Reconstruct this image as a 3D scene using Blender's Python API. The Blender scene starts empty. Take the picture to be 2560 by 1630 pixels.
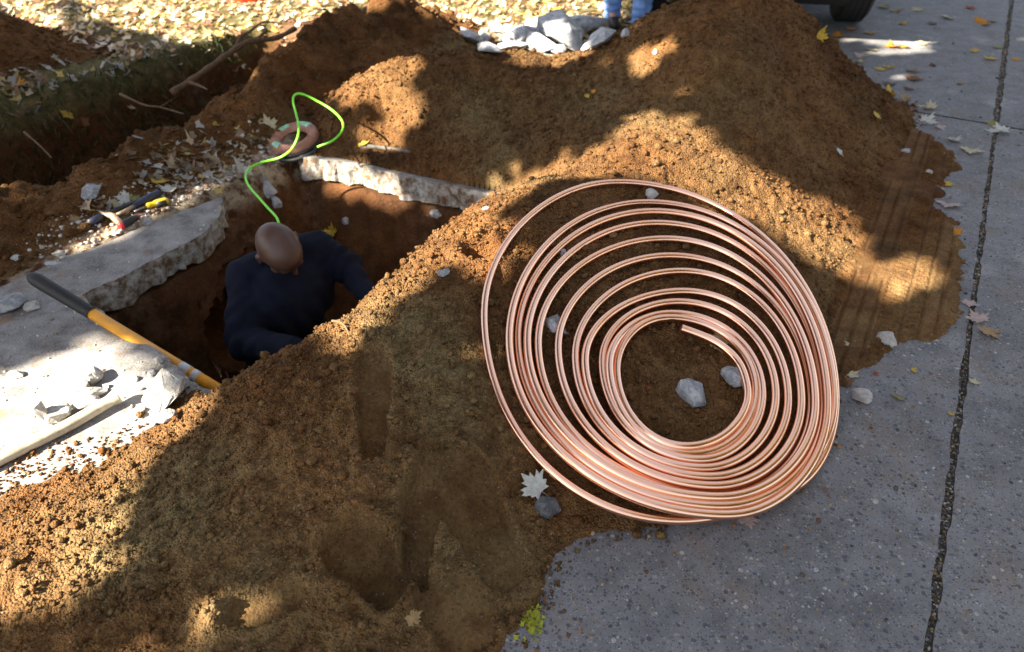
import bpy, bmesh, math, random
import numpy as np
from mathutils import Vector, Matrix, Euler

rng = np.random.default_rng(7)
random.seed(7)
SC = bpy.context.scene
COL = SC.collection

# ------------------------------------------------------------------ camera
H = 1.5
PITCH = math.radians(36.5)
F = 1850.0            # focal length in photo pixels (2560 wide)
SP, CP = math.sin(PITCH), math.cos(PITCH)
cam_d = bpy.data.cameras.new('camera')
cam_d.sensor_width = 36.0
cam_d.lens = F / 2560 * 36
cam_d.clip_start = 0.05
cam_d.clip_end = 500
cam_d.dof.use_dof = True
cam_d.dof.focus_distance = 1.98
cam_d.dof.aperture_fstop = 3.2
cam = bpy.data.objects.new('camera', cam_d)
COL.objects.link(cam)
cam.location = (0, 0, H)
cam.rotation_euler = (math.pi / 2 - PITCH, 0, 0)
SC.camera = cam

# ------------------------------------------------------------------ light
SUN_EL = math.radians(37)
AZ = Vector((-0.87, -0.49)).normalized()          # horizontal direction towards the sun
TO_SUN = Vector((AZ.x * math.cos(SUN_EL), AZ.y * math.cos(SUN_EL), math.sin(SUN_EL)))
world = bpy.data.worlds.new('World')
SC.world = world
world.use_nodes = True
wn = world.node_tree
wn.nodes.clear()
w_out = wn.nodes.new('ShaderNodeOutputWorld')
w_bg = wn.nodes.new('ShaderNodeBackground')
w_sky = wn.nodes.new('ShaderNodeTexSky')
w_sky.sky_type = 'NISHITA'
w_sky.sun_disc = False
w_sky.sun_elevation = SUN_EL
w_sky.sun_rotation = math.atan2(TO_SUN.x, TO_SUN.y)
w_sky.air_density = 1.0
w_sky.dust_density = 1.3
w_sky.ozone_density = 1.0
w_bg.inputs['Strength'].default_value = 0.062
w_haze = wn.nodes.new('ShaderNodeMix'); w_haze.data_type = 'RGBA'      # thin, even high haze over the whole sky
w_haze.inputs[0].default_value = 0.5
w_haze.inputs[7].default_value = (2.45, 2.4, 2.45, 1)
wn.links.new(w_sky.outputs[0], w_haze.inputs[6])
wn.links.new(w_haze.outputs[2], w_bg.inputs['Color'])
wn.links.new(w_bg.outputs[0], w_out.inputs['Surface'])
sun_d = bpy.data.lights.new('sun', 'SUN')
sun_d.energy = 5.0
sun_d.angle = math.radians(0.5)
sun_d.color = (1.0, 0.90, 0.74)
sun = bpy.data.objects.new('sun', sun_d)
COL.objects.link(sun)
sun.rotation_euler = TO_SUN.to_track_quat('Z', 'Y').to_euler()
sun.location = (-6, -4, 9)

SC.view_settings.view_transform = 'Standard'
SC.view_settings.look = 'None'
SC.view_settings.gamma = 1.0
SC.view_settings.exposure = 2.75
SC.view_settings.use_curve_mapping = False
SC.cycles.use_denoising = True
SC.cycles.max_bounces = 6
SC.cycles.diffuse_bounces = 3
SC.cycles.glossy_bounces = 4

# ------------------------------------------------------------------ projection helpers
def P(px, py, depth):
    u, v = (px - 1280) / F, (py - 815) / F
    return Vector((u * depth, depth * (CP - v * SP), H - depth * (SP + v * CP)))

def Ph(px, py, h=0.0):
    v = (py - 815) / F
    return P(px, py, (H - h) / (SP + v * CP))

def pix(X, Y, Z):
    d = Y * CP + (H - Z) * SP
    return 1280 + F * X / d, 815 + F * ((H - Z) * CP - Y * SP) / d, d

LX, LY = 0.4975, 0.8675                      # pavement's long direction
OX, OY = 0.89, 0.856
def sn(X, Y):
    a, b = X - OX, Y - OY
    return LX * a + LY * b, LY * a - LX * b
def xy(s, n):
    return OX + LX * s + LY * n, OY + LY * s - LX * n

# ------------------------------------------------------------------ noise
def _hash(ix, iy, seed):
    h = (ix.astype(np.int64) * 374761393 + iy.astype(np.int64) * 668265263 + seed * 1442695041) & 0xFFFFFFFF
    h = ((h ^ (h >> 13)) * 1274126177) & 0xFFFFFFFF
    return ((h ^ (h >> 16)) & 0xFFFF) / 65535.0
def vnoise(x, y, seed=0):
    x = np.asarray(x, float); y = np.asarray(y, float)
    ix, iy = np.floor(x), np.floor(y)
    fx, fy = x - ix, y - iy
    fx = fx * fx * fx * (fx * (fx * 6 - 15) + 10); fy = fy * fy * fy * (fy * (fy * 6 - 15) + 10)
    a = _hash(ix, iy, seed); b = _hash(ix + 1, iy, seed); c = _hash(ix, iy + 1, seed); d = _hash(ix + 1, iy + 1, seed)
    return (a + (b - a) * fx) * (1 - fy) + (c + (d - c) * fx) * fy - 0.5
def fbm(x, y, oct=4, seed=0, gain=0.5):
    t = 0; amp = 1.0
    for o in range(oct):
        c, s = math.cos(0.6 * o + 0.3), math.sin(0.6 * o + 0.3)
        t = t + amp * vnoise((c * x - s * y) * 2 ** o + 13.7 * o, (s * x + c * y) * 2 ** o - 7.1 * o, seed + o)
        amp *= gain
    return t
def sstep(a, b, x):
    t = np.clip((x - a) / (b - a), 0, 1)
    return t * t * (3 - 2 * t)
def poly_sd(X, Y, poly):
    """signed distance, positive inside"""
    X = np.asarray(X, float); Y = np.asarray(Y, float)
    d2 = np.full(X.shape, 1e9); ins = np.zeros(X.shape, bool)
    n = len(poly)
    for i in range(n):
        x0, y0 = poly[i]; x1, y1 = poly[(i + 1) % n]
        ex, ey = x1 - x0, y1 - y0
        L2 = ex * ex + ey * ey + 1e-12
        t = np.clip(((X - x0) * ex + (Y - y0) * ey) / L2, 0, 1)
        d2 = np.minimum(d2, (X - x0 - t * ex) ** 2 + (Y - y0 - t * ey) ** 2)
        c = (y0 > Y) != (y1 > Y)
        with np.errstate(divide='ignore', invalid='ignore'):
            xi = x0 + (Y - y0) * ex / (ey if abs(ey) > 1e-12 else 1e-12)
        ins ^= c & (X < xi)
    d = np.sqrt(d2)
    return np.where(ins, d, -d)

# ------------------------------------------------------------------ object helpers
def link(o, parent=None):
    COL.objects.link(o)
    if parent is not None: o.parent = parent
    return o
def tag(o, label=None, cat=None, group=None, kind=None):
    if label: o['label'] = label
    if cat: o['category'] = cat
    if group: o['group'] = group
    if kind: o['kind'] = kind
    return o
def empty(name, loc, rot=(0, 0, 0)):
    o = bpy.data.objects.new(name, None)
    o.empty_display_size = 0.05
    o.location = loc; o.rotation_euler = rot
    COL.objects.link(o)
    return o
def mesh_np(name, V, Fc, mat=None, smooth=True, attrs=None, parent=None):
    V = np.asarray(V, np.float32); Fc = np.asarray(Fc, np.int32)
    me = bpy.data.meshes.new(name)
    k = Fc.shape[1]
    me.vertices.add(len(V)); me.vertices.foreach_set('co', V.ravel())
    me.loops.add(Fc.size); me.loops.foreach_set('vertex_index', Fc.ravel())
    me.polygons.add(len(Fc)); me.polygons.foreach_set('loop_start', np.arange(0, Fc.size, k, dtype=np.int32))
    me.polygons.foreach_set('loop_total', np.full(len(Fc), k, np.int32))
    me.polygons.foreach_set('use_smooth', np.full(len(Fc), smooth, bool))
    me.update(calc_edges=True)
    if attrs:
        for an, arr in attrs.items():
            arr = np.asarray(arr, np.float32)
            if arr.ndim == 1:
                a = me.attributes.new(an, 'FLOAT', 'POINT'); a.data.foreach_set('value', arr)
            else:
                a = me.attributes.new(an, 'FLOAT_COLOR', 'POINT')
                if arr.shape[1] == 3: arr = np.hstack([arr, np.ones((len(arr), 1), np.float32)])
                a.data.foreach_set('color', arr.ravel())
    me.validate()
    if mat: me.materials.append(mat)
    o = bpy.data.objects.new(name, me)
    return link(o, parent)
def mesh_bm(name, bm, mat=None, smooth=True, parent=None):
    me = bpy.data.meshes.new(name)
    bm.normal_update()
    bm.to_mesh(me); bm.free()
    if smooth: me.polygons.foreach_set('use_smooth', np.ones(len(me.polygons), bool))
    if mat: me.materials.append(mat)
    o = bpy.data.objects.new(name, me)
    return link(o, parent)
def catmull(pts, per=8, closed=False):
    pts = [np.array(p, float) for p in pts]
    out = []
    n = len(pts)
    for i in range(n - (0 if closed else 1)):
        p0 = pts[(i - 1) % n] if (closed or i > 0) else 2 * pts[0] - pts[1]
        p1 = pts[i]; p2 = pts[(i + 1) % n]
        p3 = pts[(i + 2) % n] if (closed or i + 2 < n) else 2 * pts[-1] - pts[-2]
        for j in range(per):
            t = j / per
            out.append(0.5 * ((2 * p1) + (-p0 + p2) * t + (2 * p0 - 5 * p1 + 4 * p2 - p3) * t * t + (-p0 + 3 * p1 - 3 * p2 + p3) * t ** 3))
    if not closed: out.append(pts[-1])
    return np.array(out)
def tube_arrays(path, radius, sides=12, caps=True):
    path = np.asarray(path, float); n = len(path)
    r = np.full(n, radius, float) if np.isscalar(radius) else np.asarray(radius, float)
    T = np.gradient(path, axis=0); T /= np.linalg.norm(T, axis=1)[:, None] + 1e-12
    N = np.zeros_like(T)
    a = np.array([0, 0, 1.0]) if abs(T[0, 2]) < 0.9 else np.array([1.0, 0, 0])
    v = a - T[0] * a.dot(T[0]); N[0] = v / np.linalg.norm(v)
    for i in range(1, n):
        v = N[i - 1] - T[i] * N[i - 1].dot(T[i]); N[i] = v / (np.linalg.norm(v) + 1e-12)
    B = np.cross(T, N)
    ang = np.linspace(0, 2 * math.pi, sides, endpoint=False)
    V = path[:, None, :] + r[:, None, None] * (np.cos(ang)[None, :, None] * N[:, None, :] + np.sin(ang)[None, :, None] * B[:, None, :])
    V = V.reshape(-1, 3)
    i = np.arange(n - 1)[:, None]; j = np.arange(sides)[None, :]; j2 = (j + 1) % sides
    Fq = np.stack([i * sides + j, i * sides + j2, (i + 1) * sides + j2, (i + 1) * sides + j], -1).reshape(-1, 4)
    if caps:
        V = np.vstack([V, path[0], path[-1]])
        c0, c1 = n * sides, n * sides + 1
        jj = np.arange(sides); jn = (jj + 1) % sides
        Fq = np.vstack([Fq, np.stack([np.full(sides, c0), jn, jj, jj], -1), np.stack([np.full(sides, c1), (n - 1) * sides + jj, (n - 1) * sides + jn, (n - 1) * sides + jn], -1)])
    return V, Fq
def tube(name, path, radius, mat, sides=12, parent=None, caps=True):
    V, Fq = tube_arrays(path, radius, sides, False)
    bm = bmesh.new()
    vs = [bm.verts.new(v) for v in V]
    for f in Fq: bm.faces.new([vs[k] for k in f])
    if caps:
        bm.faces.new(vs[:sides][::-1]); bm.faces.new(vs[-sides:])
    return mesh_bm(name, bm, mat, True, parent)
def lathe(name, prof, mat, seg=32, parent=None, axis='Z', loc=(0, 0, 0)):
    """prof: list of (r, z)"""
    prof = np.array(prof, float); n = len(prof)
    ang = np.linspace(0, 2 * math.pi, seg, endpoint=False)
    V = np.stack([prof[:, 0][:, None] * np.cos(ang), prof[:, 0][:, None] * np.sin(ang), np.repeat(prof[:, 1][:, None], seg, 1)], -1).reshape(-1, 3)
    if axis == 'X': V = V[:, [2, 0, 1]]
    V = V + np.array(loc)
    i = np.arange(n - 1)[:, None]; j = np.arange(seg)[None, :]; j2 = (j + 1) % seg
    Fq = np.stack([i * seg + j, i * seg + j2, (i + 1) * seg + j2, (i + 1) * seg + j], -1).reshape(-1, 4)
    return mesh_np(name, V, Fq, mat, True, parent=parent)

# ------------------------------------------------------------------ materials
class NT:
    def __init__(s, name):
        s.m = bpy.data.materials.new(name); s.m.use_nodes = True
        s.t = s.m.node_tree; s.n = s.t.nodes; s.bsdf = s.n['Principled BSDF']
        s.out = s.n['Material Output']
    def new(s, typ, **kw):
        nd = s.n.new(typ)
        for k, v in kw.items(): setattr(nd, k, v)
        return nd
    def lk(s, a, b): s.t.links.new(a, b)
    def coord(s):
        return s.new('ShaderNodeTexCoord').outputs['Object']
    def noise(s, scale, detail=4, rough=0.55, vec=None, out='Fac'):
        nd = s.new('ShaderNodeTexNoise'); nd.inputs['Scale'].default_value = scale
        nd.inputs['Detail'].default_value = detail; nd.inputs['Roughness'].default_value = rough
        s.lk(vec if vec is not None else s.coord(), nd.inputs['Vector'])
        return nd.outputs[out]
    def voro(s, scale, vec=None, feature='F1', out='Distance', rnd=1.0):
        nd = s.new('ShaderNodeTexVoronoi', feature=feature); nd.inputs['Scale'].default_value = scale
        nd.inputs['Randomness'].default_value = rnd
        s.lk(vec if vec is not None else s.coord(), nd.inputs['Vector'])
        return nd.outputs[out]
    def ramp(s, fac, stops, interp='LINEAR'):
        nd = s.new('ShaderNodeValToRGB'); cr = nd.color_ramp; cr.interpolation = interp
        while len(cr.elements) < len(stops): cr.elements.new(0.5)
        for e, (p, c) in zip(cr.elements, stops):
            e.position = p; e.color = (*c, 1) if not np.isscalar(c) else (c, c, c, 1)
        s.lk(fac, nd.inputs[0]); return nd.outputs[0]
    def mix(s, fac, a, b, mode='MIX'):
        nd = s.new('ShaderNodeMix', data_type='RGBA', blend_type=mode)
        for sock, v in ((nd.inputs[0], fac), (nd.inputs[6], a), (nd.inputs[7], b)):
            if hasattr(v, 'links') or hasattr(v, 'is_linked'): s.lk(v, sock)
            else: sock.default_value = v if np.isscalar(v) else (*v, 1)
        return nd.outputs[2]
    def math(s, op, a, b=0.0, clamp=False):
        nd = s.new('ShaderNodeMath', operation=op, use_clamp=clamp)
        for sock, v in ((nd.inputs[0], a), (nd.inputs[1], b)):
            if hasattr(v, 'is_linked'): s.lk(v, sock)
            else: sock.default_value = v
        return nd.outputs[0]
    def mapr(s, v, a, b, c=0.0, d=1.0):
        nd = s.new('ShaderNodeMapRange', clamp=True, interpolation_type='SMOOTHSTEP')
        s.lk(v, nd.inputs[0])
        for i, x in enumerate((a, b, c, d)): nd.inputs[i + 1].default_value = x
        return nd.outputs[0]
    def attr(s, name, out='Fac'):
        nd = s.new('ShaderNodeAttribute'); nd.attribute_name = name
        return nd.outputs[out]
    def bump(s, height, strength=0.5, dist=0.01, normal=None):
        nd = s.new('ShaderNodeBump'); nd.inputs['Strength'].default_value = strength; nd.inputs['Distance'].default_value = dist
        s.lk(height, nd.inputs['Height'])
        if normal is not None: s.lk(normal, nd.inputs['Normal'])
        return nd.outputs[0]
    def set(s, **kw):
        for k, v in kw.items():
            sock = s.bsdf.inputs[k.replace('_', ' ')]
            if hasattr(v, 'is_linked'): s.lk(v, sock)
            else: sock.default_value = v if np.isscalar(v) else ((*v, 1) if len(v) == 3 else v)
        return s.m

def mat_soil(name='soil', wet=1.0):
    m = NT(name)
    big = m.noise(2.2, 3); mid = m.noise(14, 4, 0.6); fine = m.noise(95, 4, 0.65); grain = m.voro(170)
    col = m.ramp(m.math('ADD', m.math('MULTIPLY', big, 0.62), m.math('MULTIPLY', mid, 0.45)),
                 [(0.36, (0.075 * wet, 0.032 * wet, 0.010 * wet)), (0.52, (0.162 * wet, 0.074 * wet, 0.025 * wet)), (0.66, (0.255 * wet, 0.120 * wet, 0.042 * wet))])
    dry = m.math('MULTIPLY', m.attr('dry'), m.mapr(mid, 0.34, 0.62, 0.45, 1.0))
    col = m.mix(dry, col, (0.275 * wet, 0.200 * wet, 0.092 * wet))
    col = m.mix(m.mapr(fine, 0.35, 0.68), col, m.mix(1.0, col, (1.55, 1.5, 1.45), 'MULTIPLY'))
    # scattered pale and dark grains
    cellc = m.voro(210, out='Color')
    sep = m.new('ShaderNodeSeparateColor'); m.lk(cellc, sep.inputs[0])
    pale = m.math('MULTIPLY', m.math('GREATER_THAN', sep.outputs[0], 0.972), m.math('LESS_THAN', m.voro(210), 0.42))
    col = m.mix(m.math('MULTIPLY', pale, 0.6), col, (0.34, 0.29, 0.22))
    dark = m.math('GREATER_THAN', sep.outputs[1], 0.93)
    col = m.mix(m.math('MULTIPLY', dark, 0.55), col, (0.045, 0.032, 0.024))
    col = m.mix(m.math('MULTIPLY', m.attr('smooth'), 0.9), col, m.mix(1.0, col, (0.74, 0.72, 0.70), 'MULTIPLY'))  # pressed soil, darkened in the colour so the prints show under flat light
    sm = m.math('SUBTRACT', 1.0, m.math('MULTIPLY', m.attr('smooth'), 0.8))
    hgt = m.math('MULTIPLY', m.math('ADD', m.math('MULTIPLY', fine, 1.4), m.math('SUBTRACT', 0.6, grain)), sm)
    n1 = m.bump(hgt, 0.85, 0.010)
    n2 = m.bump(m.noise(330, 2), 0.5, 0.003, n1)
    return m.set(Base_Color=col, Roughness=0.95, Specular_IOR_Level=0.12, Normal=n2)
M = {}
M['soil'] = mat_soil('soil', 0.63)
M['soil_deep'] = mat_soil('soil_deep', 0.62)

def mat_ground():
    # soil with a turf and leaf-mould mask
    m = NT('ground')
    big = m.noise(2.0, 3); mid = m.noise(15, 4, 0.6); fine = m.noise(90, 4, 0.65)
    col = m.ramp(m.math('ADD', m.math('MULTIPLY', big, 0.5), m.math('MULTIPLY', mid, 0.5)),
                 [(0.34, (0.032, 0.016, 0.008)), (0.5, (0.070, 0.031, 0.013)), (0.66, (0.115, 0.053, 0.022))])
    dry = m.math('MULTIPLY', m.attr('dry'), m.mapr(mid, 0.36, 0.6))
    col = m.mix(dry, col, (0.36, 0.30, 0.22))
    turf = m.ramp(mid, [(0.35, (0.055, 0.050, 0.020)), (0.55, (0.10, 0.085, 0.035)), (0.7, (0.16, 0.12, 0.06))])
    col = m.mix(m.attr('turf'), col, turf)
    col = m.mix(m.mapr(fine, 0.35, 0.68), col, m.mix(1.0, col, (1.5, 1.45, 1.4), 'MULTIPLY'))
    n1 = m.bump(m.math('ADD', fine, m.math('MULTIPLY', mid, 0.8)), 0.9, 0.014)
    return m.set(Base_Color=col, Roughness=0.95, Specular_IOR_Level=0.1, Normal=n1)
M['ground'] = mat_ground()

def mat_concrete(name='concrete', dusty=True, base=(0.162, 0.161, 0.166), edge=False):
    m = NT(name)
    big = m.noise(1.6, 4, 0.6); mid = m.noise(9, 5, 0.65); fine = m.noise(160, 3, 0.6)
    col = m.ramp(m.math('ADD', m.math('MULTIPLY', big, 0.5), m.math('MULTIPLY', mid, 0.5)),
                 [(0.36, tuple(0.60 * c for c in base)), (0.5, base), (0.64, tuple(1.32 * c for c in base))])
    col = m.mix(m.mapr(m.noise(3.1, 5, 0.7), 0.52, 0.72, 0, 0.55), col, (0.17, 0.125, 0.085))     # earthy stains
    col = m.mix(m.mapr(m.noise(2.3, 3, 0.6), 0.58, 0.74, 0, 0.5), col, (0.36, 0.36, 0.36))       # worn pale areas
    for sc, th, keep in ((62, 0.40, 0.58), (120, 0.42, 0.60), (240, 0.45, 0.52)):
        warp = m.new('ShaderNodeVectorMath', operation='ADD')
        m.lk(m.coord(), warp.inputs[0])
        wn_ = m.new('ShaderNodeVectorMath', operation='SCALE'); m.lk(m.noise(sc * 0.8, 2, out='Color'), wn_.inputs[0]); wn_.inputs['Scale'].default_value = 0.5 / sc
        m.lk(wn_.outputs[0], warp.inputs[1])
        d = m.voro(sc, warp.outputs[0]); c = m.voro(sc, warp.outputs[0], out='Color')
        sep = m.new('ShaderNodeSeparateColor'); m.lk(c, sep.inputs[0])
        stone = m.ramp(sep.outputs[1], [(0.0, (0.035, 0.038, 0.052)), (0.42, (0.08, 0.082, 0.095)), (0.60, (0.19, 0.14, 0.085)), (0.78, (0.27, 0.25, 0.22)), (0.95, (0.42, 0.41, 0.38))], 'CONSTANT')
        msk = m.math('MULTIPLY', m.mapr(d, th, th * 0.78), m.math('GREATER_THAN', sep.outputs[0], keep))
        col = m.mix(m.math('MULTIPLY', msk, 0.68), col, stone)
    if dusty:
        dot = m.new('ShaderNodeVectorMath', operation='DOT_PRODUCT'); m.lk(m.coord(), dot.inputs[0]); dot.inputs[1].default_value = (LY, -LX, 0)
        n_ = m.math('ADD', dot.outputs['Value'], -(LY * OX - LX * OY))
        dust = m.mapr(m.math('ADD', n_, m.math('MULTIPLY', m.noise(5, 4), 0.9)), -1.5, -0.9, 1.0, 0.0)
        dcol = m.ramp(m.math('ADD', m.math('MULTIPLY', mid, 0.6), m.math('MULTIPLY', fine, 0.4)), [(0.38, (0.10, 0.088, 0.075)), (0.50, (0.23, 0.22, 0.21)), (0.64, (0.36, 0.34, 0.32))])
        dcol = m.mix(m.mapr(m.noise(7, 5, 0.75), 0.54, 0.66, 0, 0.75), dcol, (0.24, 0.135, 0.065))
        col = m.mix(m.math('MULTIPLY', dust, 0.93), col, dcol)
    geo = m.new('ShaderNodeNewGeometry')
    sepn = m.new('ShaderNodeSeparateXYZ'); m.lk(geo.outputs['True Normal'], sepn.inputs[0])
    side = m.math('LESS_THAN', m.math('ABSOLUTE', sepn.outputs[2]), 0.5)
    brk = m.ramp(m.noise(26, 5, 0.7), [(0.40, (0.13, 0.075, 0.036)), (0.52, (0.30, 0.275, 0.24)), (0.68, (0.52, 0.50, 0.47))])
    dot2 = m.new('ShaderNodeVectorMath', operation='DOT_PRODUCT'); m.lk(m.coord(), dot2.inputs[0]); dot2.inputs[1].default_value = (LY, -LX, 0)
    fresh = m.mapr(m.math('ADD', dot2.outputs['Value'], -(LY * OX - LX * OY)), -0.6, -0.4, 1.0, 0.0)     # only the freshly broken edges are pale
    col = m.mix(side, col, m.mix(fresh, (0.05, 0.047, 0.043), brk))
    n1 = m.bump(m.noise(55, 6, 0.7), 0.45, 0.006)
    n2 = m.bump(fine, 0.45, 0.002, n1)
    return m.set(Base_Color=col, Roughness=m.mapr(big, 0.3, 0.7, 0.72, 0.9), Specular_IOR_Level=0.35, Normal=n2)
M['concrete'] = mat_concrete()

def mat_rock(name, c0, c1, dirt=(0.20, 0.11, 0.05), damt=0.5, sc=1.0):
    m = NT(name)
    n_ = m.noise(28 * sc, 6, 0.7); f = m.noise(150 * sc, 3, 0.6)
    col = m.mix(m.mapr(n_, 0.36, 0.64), c0, c1)
    col = m.mix(m.mapr(m.noise(17 * sc, 4, 0.65), 0.54, 0.70, 0, damt), col, dirt)
    col = m.mix(m.mapr(m.voro(120 * sc), 0.0, 0.28, 0.6, 0), col, (0.10, 0.09, 0.08))
    nb = m.bump(m.math('ADD', n_, m.math('MULTIPLY', f, 0.5)), 0.7, 0.007)
    return m.set(Base_Color=col, Roughness=0.9, Specular_IOR_Level=0.25, Normal=nb)
M['rock_white'] = mat_rock('rock_white', (0.30, 0.28, 0.25), (0.50, 0.485, 0.455), (0.27, 0.18, 0.10), 0.7)
M['rock_grey'] = mat_rock('rock_grey', (0.20, 0.205, 0.215), (0.42, 0.42, 0.42))
M['rock_dark'] = mat_rock('rock_dark', (0.06, 0.062, 0.068), (0.17, 0.165, 0.16))
M['rubble'] = mat_rock('rubble', (0.28, 0.295, 0.32), (0.50, 0.51, 0.52), (0.26, 0.18, 0.11), 0.6)

def mat_plain(name, col, rough=0.5, metal=0.0, spec=0.5, var=0.15, sc=40, bump=0.15):
    m = NT(name)
    n_ = m.noise(sc, 4, 0.6)
    c = m.mix(m.mapr(n_, 0.3, 0.7), tuple(x * (1 - var) for x in col), tuple(min(1, x * (1 + var)) for x in col))
    return m.set(Base_Color=c, Roughness=m.mapr(n_, 0.3, 0.7, max(0.05, rough - 0.08), min(1, rough + 0.08)), Metallic=metal, Specular_IOR_Level=spec, Normal=m.bump(n_, bump, 0.002))

def mat_copper():
    m = NT('copper')
    uv = m.new('ShaderNodeTexCoord').outputs['UV']
    mp = m.new('ShaderNodeMapping'); m.lk(uv, mp.inputs[0]); mp.inputs['Scale'].default_value = (2.2, 14, 1)
    st = m.noise(1.0, 4, 0.6, mp.outputs[0])
    mp2 = m.new('ShaderNodeMapping'); m.lk(uv, mp2.inputs[0]); mp2.inputs['Scale'].default_value = (60, 20, 1)
    sm = m.noise(1.0, 3, 0.6, mp2.outputs[0])
    col = m.mix(m.mapr(st, 0.35, 0.68), (1.0, 0.52, 0.32), (1.0, 0.66, 0.48))
    col = m.mix(m.mapr(m.noise(9, 4, 0.7), 0.60, 0.74, 0, 0.3), col, (0.78, 0.40, 0.24))
    # specks of soil sticking to the tube
    col = m.mix(m.mapr(sm, 0.70, 0.78, 0, 0.6), col, (0.30, 0.14, 0.07))
    r = m.mapr(st, 0.3, 0.7, 0.15, 0.27)
    return m.set(Base_Color=col, Metallic=1.0, Roughness=r, Normal=m.bump(sm, 0.05, 0.0008))
M['copper'] = mat_copper()

def mat_leaf(name, attr=True, col=(0.5, 0.35, 0.1), trans=0.25):
    m = NT(name)
    if attr:
        c = m.attr('leafcol', 'Color')
    else:
        n_ = m.noise(70, 4, 0.6)
        c = m.mix(m.mapr(n_, 0.35, 0.68), tuple(x * 0.72 for x in col), col)
        c = m.mix(m.mapr(m.noise(150, 2), 0.62, 0.72, 0, 0.6), c, tuple(x * 0.35 for x in col))
    m.set(Base_Color=c, Roughness=0.65, Specular_IOR_Level=0.25, Normal=m.bump(m.noise(240, 2), 0.3, 0.001))
    tr = m.new('ShaderNodeBsdfTranslucent'); m.lk(c, tr.inputs['Color'])
    ms = m.new('ShaderNodeMixShader'); ms.inputs[0].default_value = trans
    m.lk(m.bsdf.outputs[0], ms.inputs[1]); m.lk(tr.outputs[0], ms.inputs[2]); m.lk(ms.outputs[0], m.out.inputs['Surface'])
    return m.m
M['leaves'] = mat_leaf('leaf_litter')

# ------------------------------------------------------------------ terrain functions
HOLE_PX_A = [(205, 738), (300, 692), (420, 632), (500, 590), (545, 550), (560, 488)]
HOLE_PX_B = [(600, 455), (660, 425), (745, 392)]
HOLE_PX_C = [(850, 402), (980, 432), (1100, 457), (1245, 487)]
HOLE_FRONT = [(-0.08, 2.80), (-0.22, 2.46), (-0.40, 2.05), (-0.52, 1.86), (-0.68, 1.75), (-0.80, 1.69)]
HOLE_PX_D = [(545, 998), (430, 908), (330, 832)]
g0 = lambda p: tuple(Ph(p[0], p[1], 0.0)[:2])
HOLE = [g0(p) for p in HOLE_PX_A + HOLE_PX_B + HOLE_PX_C] + HOLE_FRONT + [g0(p) for p in HOLE_PX_D]

def ground_h(X, Y):
    X = np.asarray(X, float); Y = np.asarray(Y, float)
    s, n = sn(X, Y)
    near = sstep(14, 7, np.hypot(X, Y - 4))
    h = 0.015 * fbm(X * 1.3, Y * 1.3, 3, 5) * 2
    # spoil ridge beside the pavement
    wob = 0.07 * fbm(s * 2.2, n * 0.6, 3, 11) * 2
    rid = np.exp(-((n + 3.52 + wob) / 0.17) ** 2) * sstep(2.6, 1.7, s) * (0.14 + 0.10 * fbm(s * 2.6, n * 2, 3, 17))
    rid += 0.20 * np.exp(-(((s - 1.43) / 0.17) ** 2 + ((n + 3.33) / 0.15) ** 2))
    rid += 0.12 * np.exp(-(((s - 1.85) / 0.22) ** 2 + ((n + 3.55) / 0.22) ** 2))
    rid += 0.05 * np.exp(-(((s - 0.35) / 0.3) ** 2 + ((n + 3.3) / 0.14) ** 2))
    h = h + rid * near
    # trench
    wt = 0.10 * fbm(s * 1.9, 3.3, 3, 23)
    tr = sstep(-3.62 + wt, -3.86 + wt, n) * sstep(-4.93 + wt, -4.76 + wt, n) * sstep(3.0, 2.6, s + 0.25 * fbm(X * 2, Y * 2, 2, 3)) * near
    h = h - 0.62 * tr
    # heaps
    heap = 0.42 * np.exp(-(np.abs(((s - 2.86) / 0.52)) ** 1.6 + np.abs((n + 3.62) / 0.46) ** 1.6)) + 0.20 * np.exp(-(((s - 2.35) / 0.35) ** 2 + ((n + 4.05) / 0.45) ** 2)) + 0.16 * np.exp(-(((s - 2.2) / 0.3) ** 2 + ((n + 3.5) / 0.3) ** 2))
    heap2 = 0.36 * sstep(2.15, 1.2, s + 0.25 * fbm(X * 1.5, Y * 1.5, 2, 41)) * np.exp(-np.abs((n + 5.75) / 0.48) ** 2.2)
    h = h + (heap * (1 + 0.5 * fbm(X * 4, Y * 4, 3, 31)) + heap2 * (1 + 0.6 * fbm(X * 3, Y * 3, 3, 37))) * near
    soilness = np.clip(rid * 9 + heap * 8 + heap2 * 8 + tr, 0, 1)
    h = h + near * soilness * (0.055 * fbm(X * 9, Y * 9, 3, 51) + 0.034 * fbm(X * 30, Y * 30, 3, 57))
    # below the slabs
    un = sstep(-3.06, -2.96, n + 0.03 * fbm(X * 6, Y * 6, 2, 9)) * np.where(s > 3.45, sstep(-2.46, -2.38, n), 1.0)
    h = h * (1 - un) + un * (-0.125)
    # excavation
    sd = poly_sd(X, Y, HOLE) + 0.05 * fbm(X * 5, Y * 5, 3, 61) + 0.02
    far = sstep(2.3, 3.0, Y)
    ex = 0.48 * sstep(0.0, 0.14 + 0.10 * far, sd) + 0.42 * sstep(0.10, 0.30 + 0.22 * far, sd)
    ex = ex + sstep(0.0, 0.15, sd) * (0.07 * fbm(X * 7, Y * 7, 3, 67) + 0.025 * fbm(X * 30, Y * 30, 2, 71))
    h = h - np.maximum(ex, 0)
    return h

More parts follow.
